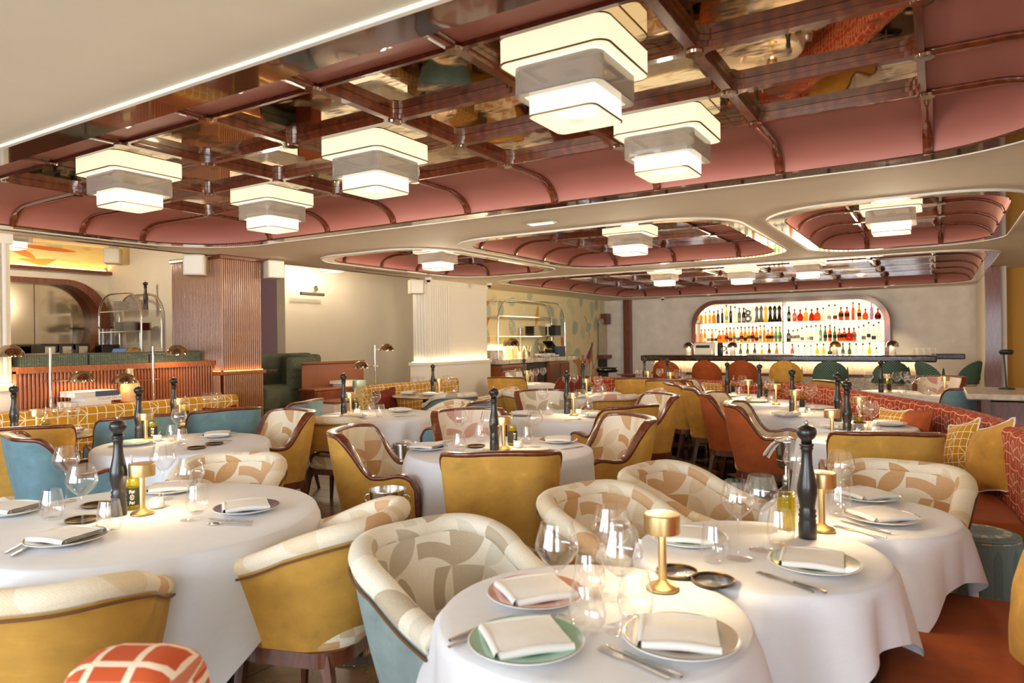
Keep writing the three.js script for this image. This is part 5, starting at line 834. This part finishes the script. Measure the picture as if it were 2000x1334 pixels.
// easel-like stools by the mural
function barStool(x, z, label, turn) { const t = thing('bar_stool', label, 'stool', [x, 0, z], turn, 'dark wooden bar stools'); for (const [a, b] of [[-1, -1], [1, -1], [-1, 1], [1, 1]]) mesh('leg', bar([a * .12, .66, b * .12], [a * .22, 0, b * .2], .035), M.trim, t); mesh('stretcher', [bar([-.19, .25, .17], [.19, .25, .17], .022), bar([-.19, .25, -.17], [.19, .25, -.17], .022)], M.trim, t); mesh('seat_frame', box(.5, .03, .34, 0, .67, 0, .01), M.trim, t); return t; }
{ const t = barStool(-6.45, -13.55, 'dark wood tray stand left of the black cushion stool', .5), u = barStool(-5.9, -14.6, 'dark wood tray stand right of the black cushion stool', .5); }
{ const t = thing('round_stool', 'tall stool with round black leather cushion in front of the mural', 'stool', [-5.85, 0, -13.3]); mesh('seat', lathe([[0, .78], [.2, .78], [.225, .80], [.23, .85], [.21, .88], [0, .89]], 32), M.blackGloss, t); mesh('post', cyl(.03, .03, .78, 0, 0, 0), M.black, t); mesh('base', lathe([[0, 0], [.2, 0], [.2, .01], [.04, .03], [0, .03]], 28), M.black, t); }

// ---------- bar ----------
{
  const t = thing('bar_counter', 'long dark marble bar counter with glowing front edge', 'bar counter', [0, 0, 0]);
  mesh('top', box(5.65, .13, .75, -2.82, 1.035, -15.05, .03), M.marbleDark, t); mesh('end_slab', box(.55, .1, .5, .18, 1.06, -15.6, .02), M.marbleDark, t);
  mesh('front_panel', boxM(-5.45, -.2, .0, .72, -15.15, -14.95), M.marbleWhite, t); mesh('upper_panel', boxM(-5.45, -.2, .72, .97, -15.15, -14.99), M.travertine, t); mesh('rail', boxM(-5.5, -.15, .68, .72, -15.0, -14.9), M.walnut, t);
  mesh('counter_light_strip', boxM(-5.4, -.25, .945, .96, -14.97, -14.95), M.ledWarm, t); areaLight('bar_front_light', new THREE.Color(1, .82, .5), 40 * K.led, 5.2, .03, [-2.82, .94, -14.93], [-2.82, .4, -14.97]);
}
{
  const t = thing('back_bar', 'arched backlit bottle display with dark wood frame behind the bar', 'bar shelf', [0, 0, -17.2]);
  const f = roundRect(-5.13, -.84, .3, 2.37, .62); f.holes.push(roundRect(-5.02, -.95, .38, 2.27, .54, THREE.Path));
  mesh('frame', metreUV(T(new THREE.ExtrudeGeometry(f, { depth: .42, bevelEnabled: false, curveSegments: 16 }), 0, 0, .0)), M.walnut, t);
  mesh('glowing_back_panel', T(new THREE.ExtrudeGeometry(roundRect(-5.02, -.95, .38, 2.27, .54), { depth: .02, bevelEnabled: false, curveSegments: 16 }), 0, 0, .01), M.backbar, t);
  for (const y of [1.36, 1.825]) mesh('shelf', boxM(-5.02, -.95, y - .016, y, .05, .38), M.trim, t);
  mesh('divider', boxM(-3.02, -2.99, 1.0, 2.27, .05, .38), M.trim, t); mesh('counter_shelf', boxM(-5.3, -.6, .86, .95, 0, .5), M.marbleDark, t);
  areaLight('back_bar_light', new THREE.Color(1, .86, .55), 6, 3.9, 1.1, [-2.98, 1.64, -17.16], [-2.98, 1.6, -10]);
}
// bottles
const liq = (hex, dist = .05) => phy({ color: hex, roughness: .05, transmission: .85, thickness: 0, ior: 1.45 });
const BM = { amber: liq(0xf0b458), gold: liq(0xf6d070), orange: liq(0xee8c50), red: liq(0xd85a40), green: liq(0x9cc470), olive: liq(0x98a258), clear: liq(0xf4f2ea), dark: std({ color: 0x1c1812, roughness: .2 }), grey: std({ color: 0x8d8a84, roughness: .4, metalness: .3 }), violet: liq(0xd0b0e0), yellow: liq(0xf2e270), brown: liq(0xa87444) };
const labM = { dark: std({ color: 0x2a2420, roughness: .6 }), cream: std({ color: 0xe6dcc4, roughness: .6 }), red: std({ color: 0xa83a20, roughness: .6 }), grey: std({ color: 0x77726c, roughness: .6 }), blue: std({ color: 0x5a86b0, roughness: .6 }) };
const shapes = {
  round: [[0, 0], [.036, 0], [.038, .008], [.038, .17], [.03, .2], [.014, .225], [.013, .28]],
  wine: [[0, 0], [.036, 0], [.037, .16], [.034, .185], [.016, .22], [.0135, .29]],
  squat: [[0, 0], [.05, 0], [.062, .03], [.064, .08], [.05, .13], [.018, .155], [.015, .2]],
  decanter: [[0, 0], [.05, 0], [.062, .02], [.05, .1], [.04, .14], [.016, .16], [.015, .2]],
  square: [[0, 0], [.045, 0], [.046, .15], [.04, .165], [.015, .18], [.014, .225]],
  tall: [[0, 0], [.033, 0], [.034, .2], [.028, .235], [.013, .26], [.0125, .33]],
  waist: [[0, 0], [.045, 0], [.046, .02], [.03, .12], [.026, .2], [.04, .26], [.02, .3], [.012, .31]],
};
const ordinal = n => ['first', 'second', 'third', 'fourth', 'fifth', 'sixth', 'seventh', 'eighth', 'ninth', 'tenth', 'eleventh', 'twelfth', 'thirteenth', 'fourteenth', 'fifteenth', 'sixteenth', 'seventeenth', 'eighteenth', 'nineteenth', 'twentieth'][n] ?? ['twenty-first', 'twenty-second', 'twenty-third'][n - 20];
const bottleWords = { amber: 'amber', gold: 'golden', orange: 'orange', red: 'red', green: 'green', olive: 'olive green', clear: 'clear', dark: 'black', grey: 'grey', violet: 'violet', yellow: 'yellow', brown: 'brown' };
function bottle(shape, col, lab, x, y, z, where, sc = 1) {
  const t = thing('bottle', `${bottleWords[col]} bottle, ${where}`, 'bottle', [x, y, z], 0, 'bottles on the back bar'); const p = shapes[shape], top = p[p.length - 1];
  mesh('body', lathe([...p.map(q => [q[0] * sc, q[1] * sc])], 14), BM[col], t);
  mesh('stopper', cyl(top[0] * sc * 1.25, top[0] * sc * 1.25, .035 * sc, 0, top[1] * sc, 0, 10), shape === 'waist' ? M.steel : M.black, t);
  if (lab) { const r = (p[2][0] + .0008) * sc, h = p[p.length - 4 > 2 ? 2 : 2][1] * sc; mesh('label', T(new THREE.CylinderGeometry(r * 1.02, r * 1.02, .07 * sc, 14, 1, true), 0, Math.max(.06, Math.min(.1, h * .7)) * sc, 0), labM[lab], t); }
}
function shelfRow(y, z, x0, x1, spec, where) { const L = spec.split(' '); L.forEach((s, i) => { const [sh, c, l, k] = s.split('/'); if (sh === '8') { const t = thing('figure_bottle', 'grey bottle shaped like a figure eight on the top bar shelf', 'bottle', [mixn(x0, x1, (i + .5) / L.length), y, z], 0, 'bottles on the back bar'); mesh('lower_ring', T(new THREE.TorusGeometry(.06, .028, 12, 28), 0, .088, 0), BM.grey, t); mesh('upper_ring', T(new THREE.TorusGeometry(.046, .025, 12, 28), 0, .225, 0), BM.grey, t); mesh('spout', bar([-.03, .28, 0], [-.075, .33, 0], .03), BM.grey, t); return; } bottle(sh, c, l === '-' ? null : l, mixn(x0, x1, (i + .5) / L.length), y, z, `${ordinal(i)} from the left on ${where}`, 1.13 * (k ?? 1)); }); }
shelfRow(1.826, -16.98, -4.98, -3.06, 'round/gold/cream/.8 round/gold/-/.8 round/gold/cream/.85 square/amber/-/1 round/dark/-/.9 tall/dark/-/.85 tall/yellow/cream/1.05 tall/dark/-/1 round/clear/-/1.1 round/grey/cream/1 round/dark/cream/1 8/x/x waist/clear/-/1.05 waist/grey/-/1.05 waist/grey/-/1.05 waist/gold/-/1.05 waist/dark/-/1.05 waist/dark/-/1.05 waist/dark/-/1.05', 'the upper left bar shelf');
shelfRow(1.826, -16.98, -2.96, -1.02, 'wine/dark/cream/.95 square/orange/cream/.95 squat/red/-/1 square/gold/-/1 decanter/red/-/1 squat/orange/-/1.1 square/clear/-/1 round/clear/cream/1 round/clear/red/1 square/orange/dark/1 square/orange/dark/1 tall/orange/-/.95 wine/amber/dark/1 squat/orange/-/.9 tall/violet/cream/.95 squat/red/dark/.9', 'the upper right bar shelf');
shelfRow(1.361, -16.98, -4.98, -3.06, 'round/amber/-/.9 round/amber/cream/.9 round/clear/grey/.9 round/amber/dark/.9 round/clear/dark/.9 square/amber/red/.95 square/amber/-/.95 wine/orange/dark/.95 round/amber/dark/1 wine/amber/grey/.95 round/clear/grey/1 wine/amber/dark/1 round/amber/dark/1 wine/gold/grey/1 wine/orange/dark/1 round/amber/dark/1 tall/gold/blue/.95 tall/amber/-/.95 square/amber/dark/.95 wine/amber/dark/.95 wine/green/grey/.95 wine/green/grey/.95', 'the middle left bar shelf');
shelfRow(1.361, -16.98, -2.96, -1.02, 'square/dark/grey/.95 square/clear/grey/.9 square/clear/grey/.95 round/clear/grey/.9 round/clear/cream/1 round/clear/grey/1 wine/clear/-/1 tall/green/cream/.9 wine/olive/dark/.95 wine/orange/dark/1 wine/olive/dark/.9 square/orange/dark/.95 square/orange/dark/1 squat/red/-/1.1 square/orange/grey/1 round/clear/orange/.9 round/clear/grey/1 tall/clear/dark/1 round/clear/dark/1 tall/clear/cream/1', 'the middle right bar shelf');
shelfRow(.951, -16.98, -4.9, -3.1, 'round/clear/-/.9 round/clear/-/.8 round/clear/-/.9 round/red/-/.8 round/orange/-/.8 wine/olive/cream/1 wine/olive/cream/1 wine/brown/cream/1 round/yellow/-/.9 wine/brown/cream/1 wine/amber/cream/1', 'the lowest left bar shelf');
shelfRow(.951, -16.98, -2.9, -1.05, 'round/orange/-/1 round/clear/-/.9 round/clear/-/.9 round/clear/-/.9 round/yellow/cream/1 round/yellow/-/1 square/olive/dark/1 round/clear/-/1 wine/olive/cream/1 wine/olive/-/1 round/clear/-/1 round/clear/-/1 wine/yellow/-/1 square/clear/-/.9', 'the lowest right bar shelf');
for (const [x, l] of [[-4.68, 'silver mushroom lamp at the left end of the bar counter'], [-3.72, 'silver mushroom lamp left of the bottle display middle'], [-1.72, 'copper mushroom lamp right of the middle of the counter'], [-.72, 'silver mushroom lamp at the right end of the counter']]) { const t = thing('mushroom_lamp', l, 'lamp', [x, 1.10, -15.1], 0, 'mushroom lamps on the bar'); mesh('stem', cyl(.05, .06, .14, 0, 0, 0), M.white, t); mesh('dome', lathe([[.0, .28], [.06, .268], [.105, .22], [.115, .15], [.11, .15], [.1, .21], [0, .265]], 24), l.startsWith('copper') ? M.brass : M.steel, t); mesh('bulb', T(new THREE.SphereGeometry(.03, 12, 8), 0, .17, 0), M.ledDisc, t); pointLight(t, new THREE.Color(1, .78, .48), 1.2, [0, .17, 0], 1.2); }
{ const t = thing('espresso_station', 'white boxed machine at the left end of the bar', 'machine', [-4.35, 1.10, -15.2]); mesh('body', box(.4, .26, .3, 0, .13, 0, .02), M.whitePlastic, t); mesh('panel', box(.3, .06, .01, 0, .18, .155), M.black, t); const u = thing('jug_group', 'dark steel jug beside the white bar machine', 'jug', [-4.0, 1.10, -15.15]); mesh('jug', lathe([[0, 0], [.06, 0], [.06, .2], [.05, .26], [.045, .26], [.05, .19], [0, .02]], 20), M.black, u); mesh('handle', T(new THREE.TorusGeometry(.05, .01, 6, 16), .07, .13, 0), M.black, u); }
{ const t = thing('glass_rack', 'row of clear bar glasses on the right end of the counter', 'glasses', [-.35, 1.10, -15.1]); for (let i = 0; i < 4; i++) mesh('glass', lathe([[0, 0], [.035, 0], [.04, .13], [.038, .13], [.033, .008], [0, .008]], 16).translate(i * .1, 0, 0), M.glass, t); const u = thing('counter_tray', 'flat pale tray lying on the middle of the bar counter', 'tray', [-2.9, 1.10, -14.9]); mesh('tray', box(.9, .02, .3, 0, .01, 0, .006), M.china, u); mesh('rim', box(.92, .012, .02, 0, .025, .15), M.china, u); }
// bar chairs
function barChair(x, mat, seatMat, label, turn = 0, z = -14.1) {
  const t = thing('bar_chair', label, 'bar chair', [x, 0, z], turn, 'velvet bar chairs');
  const cup = (R, H, a0, a1, y0, sc) => grid(28, 12, (u, v) => { const a = mixn(a0, a1, u), k = Math.sin(u * PI), y = y0 + v * H * Math.pow(k, .45); const r = R + .05 * v; return [Math.sin(a) * r * sc, y, Math.cos(a) * r]; }, (u, v) => [u * .9, v * .4]);
  mesh('back_outer', cup(.25, .40, -1.25, 1.25, .62, 1.1), mat, t); mesh('back_inner', cup(.215, .39, -1.2, 1.2, .63, 1.1), seatMat, t);
  mesh('wing', [grid(10, 6, (u, v) => [.26 + .05 * u, .68 + .24 * v * Math.sin(u * PI * .8 + .3), .02 + .12 * u])], mat, t); mesh('seat', T(lathe([[0, 0], [.22, 0], [.24, .03], [.23, .08], [0, .09]], 28), 0, .58, 0), seatMat, t);
  mesh('post', cyl(.03, .03, .56, 0, .02, 0), M.black, t); mesh('base', lathe([[0, 0], [.2, 0], [.2, .012], [.04, .03], [0, .03]], 28), M.black, t);
}
[[-4.80, 'velvetRust', 'leftmost rust velvet bar chair'], [-3.97, 'velvetRust', 'second rust velvet bar chair from left'], [-3.25, 'velvetRust', 'third rust velvet bar chair, next to the yellow'], [-2.46, 'velvetYellow', 'only yellow velvet bar chair']].forEach(([x, m, l]) => barChair(x, M[m], M.velvetYellow, l + ' along the counter'));
barChair(-1.68, M.lattice, M.cutTan, 'left green lattice bar chair facing the counter'); barChair(-.72, M.lattice, M.cutTan, 'middle green lattice bar chair behind a pepper mill', .2);
barChair(-.02, M.lattice, M.cutTan, 'right green lattice bar chair turned sideways', -.9, -13.9); barChair(.36, M.lattice, M.cutTan, 'rightmost dark green bar chair turned away', 1.0, -14.3);
// host table at the right
{ const t = thing('host_table', 'wooden host table with stone top at the right edge', 'table', [.98, 0, -8.1]); mesh('top', box(1.5, .06, 1.0, 0, .90, 0, .015), M.travertine, t); mesh('apron', box(1.3, .30, .8, .06, .70, 0), M.walnut, t); for (const [x, z] of [[-.6, .4], [.6, .4], [-.6, -.4], [.6, -.4]]) mesh('leg', box(.07, .88, .07, x, .44, z), M.legWood, t);
  const u = thing('desk_lamp', 'slim black desk lamp on the host table', 'lamp', [.58, .93, -8.3]); mesh('pole', bar([0, 0, 0], [-.02, .34, 0], .016), M.black, u); mesh('head', lathe([[0, .34], [.05, .34], [.065, .37], [.05, .385], [0, .39]], 20), M.black, u); mesh('base', cyl(.07, .07, .012, 0, 0, 0), M.black, u);
  const p = thing('menu_pile', 'pile of white menus on the host table', 'menus', [.98, .93, -8.0]); for (let i = 0; i < 3; i++) mesh('menu', box(.34, .012, .24, .01 * i, .007 + i * .013, 0), M.napkin, p); mesh('holder', box(.3, .03, .08, .1, .055, -.02), M.black, p); }
// extra glasses on the booth table and service counter
for (const [x, y, z] of [[-8.3, 1.096, -6.28], [-8.18, 1.096, -6.40], [-10.5, 1.16, -5.0], [-10.5, 1.16, -5.15]]) { const o = W.wine.clone(); o.position.set(x, y, z); scene.add(o); reg.push({ o, table: y < 1.1 ? 'B1' : 'S1', kind: 'wine' }); }
TAB.B1 = [0, 0, 0, 0, 'the dark booth table']; TAB.S1 = [0, 0, 0, 0, 'the rear service counter'];
// ---------- labels for everything on the tables ----------
{
  const word = { mill: ['pepper_mill', 'tall black pepper mill', 'pepper mill'], lamp: ['table_lamp', 'small brass cordless lamp, lit', 'lamp'], wine: ['wine_glass', 'stemmed wine glass', 'wine glass'], tumbler: ['tumbler', 'stemless water tumbler', 'tumbler'], napkin: ['napkin', 'folded white napkin', 'napkin'], knife: ['knife', 'steel knife', 'knife'], fork: ['fork', 'steel fork', 'fork'], spoon: ['spoon', 'steel spoon', 'spoon'], coaster: ['coaster_tray', 'dark round coaster tray', 'coaster'], salt: ['salt_cellar', 'white salt pot', 'salt pot'], oil: ['oil_bottle', 'labelled olive oil bottle', 'oil bottle'], plainOil: ['oil_bottle', 'golden olive oil bottle with steel pourer', 'oil bottle'] };
  const grp = { mill: 'black pepper mills', lamp: 'brass table lamps', wine: 'wine glasses', tumbler: 'water tumblers', napkin: 'folded napkins', knife: 'table knives', fork: 'table forks', spoon: 'table spoons', coaster: 'coaster trays', salt: 'salt pots', oil: 'oil bottles', plainOil: 'oil bottles' };
  const side = o => { const x = o.position.x, z = o.position.z, c = Math.cos(.5503), s = Math.sin(.5503); return (x * c - z * s) / -(x * s + z * c); };
  const buckets = {}; for (const r of reg) { const base = r.kind.startsWith('plate') ? 'plate' : r.kind; r.base = base; (buckets[r.table + ':' + base] ??= []).push(r); }
  const hue = { Green: 'mint green', Pink: 'pink', Blue: 'blue', Mint: 'pale mint', Sage: 'sage green', Mauve: 'mauve', Taupe: 'taupe', White: 'white' };
  for (const k in buckets) {
    const L = buckets[k].sort((a, b) => side(a.o) - side(b.o));
    L.forEach((r, i) => {
      const pos = L.length === 1 ? '' : L.length === 2 ? ['left ', 'right '][i] : i === 0 ? 'leftmost ' : i === L.length - 1 ? 'rightmost ' : ordinal(i) + ' ';
      const w = r.base === 'plate' ? ['plate', hue[r.kind.slice(5)] + ' rimmed plate', 'plate'] : word[r.base];
      const from = L.length > 2 && i > 0 && i < L.length - 1 ? ' from left' : '';
      r.o.name = numbered(w[0]); tag(r.o, `${pos}${w[1]}${from} on ${TAB[r.table][4]}`.replace('  ', ' '), w[2], grp[r.base] ?? 'dinner plates');
    });
  }
}
renderer.render(scene, camera);
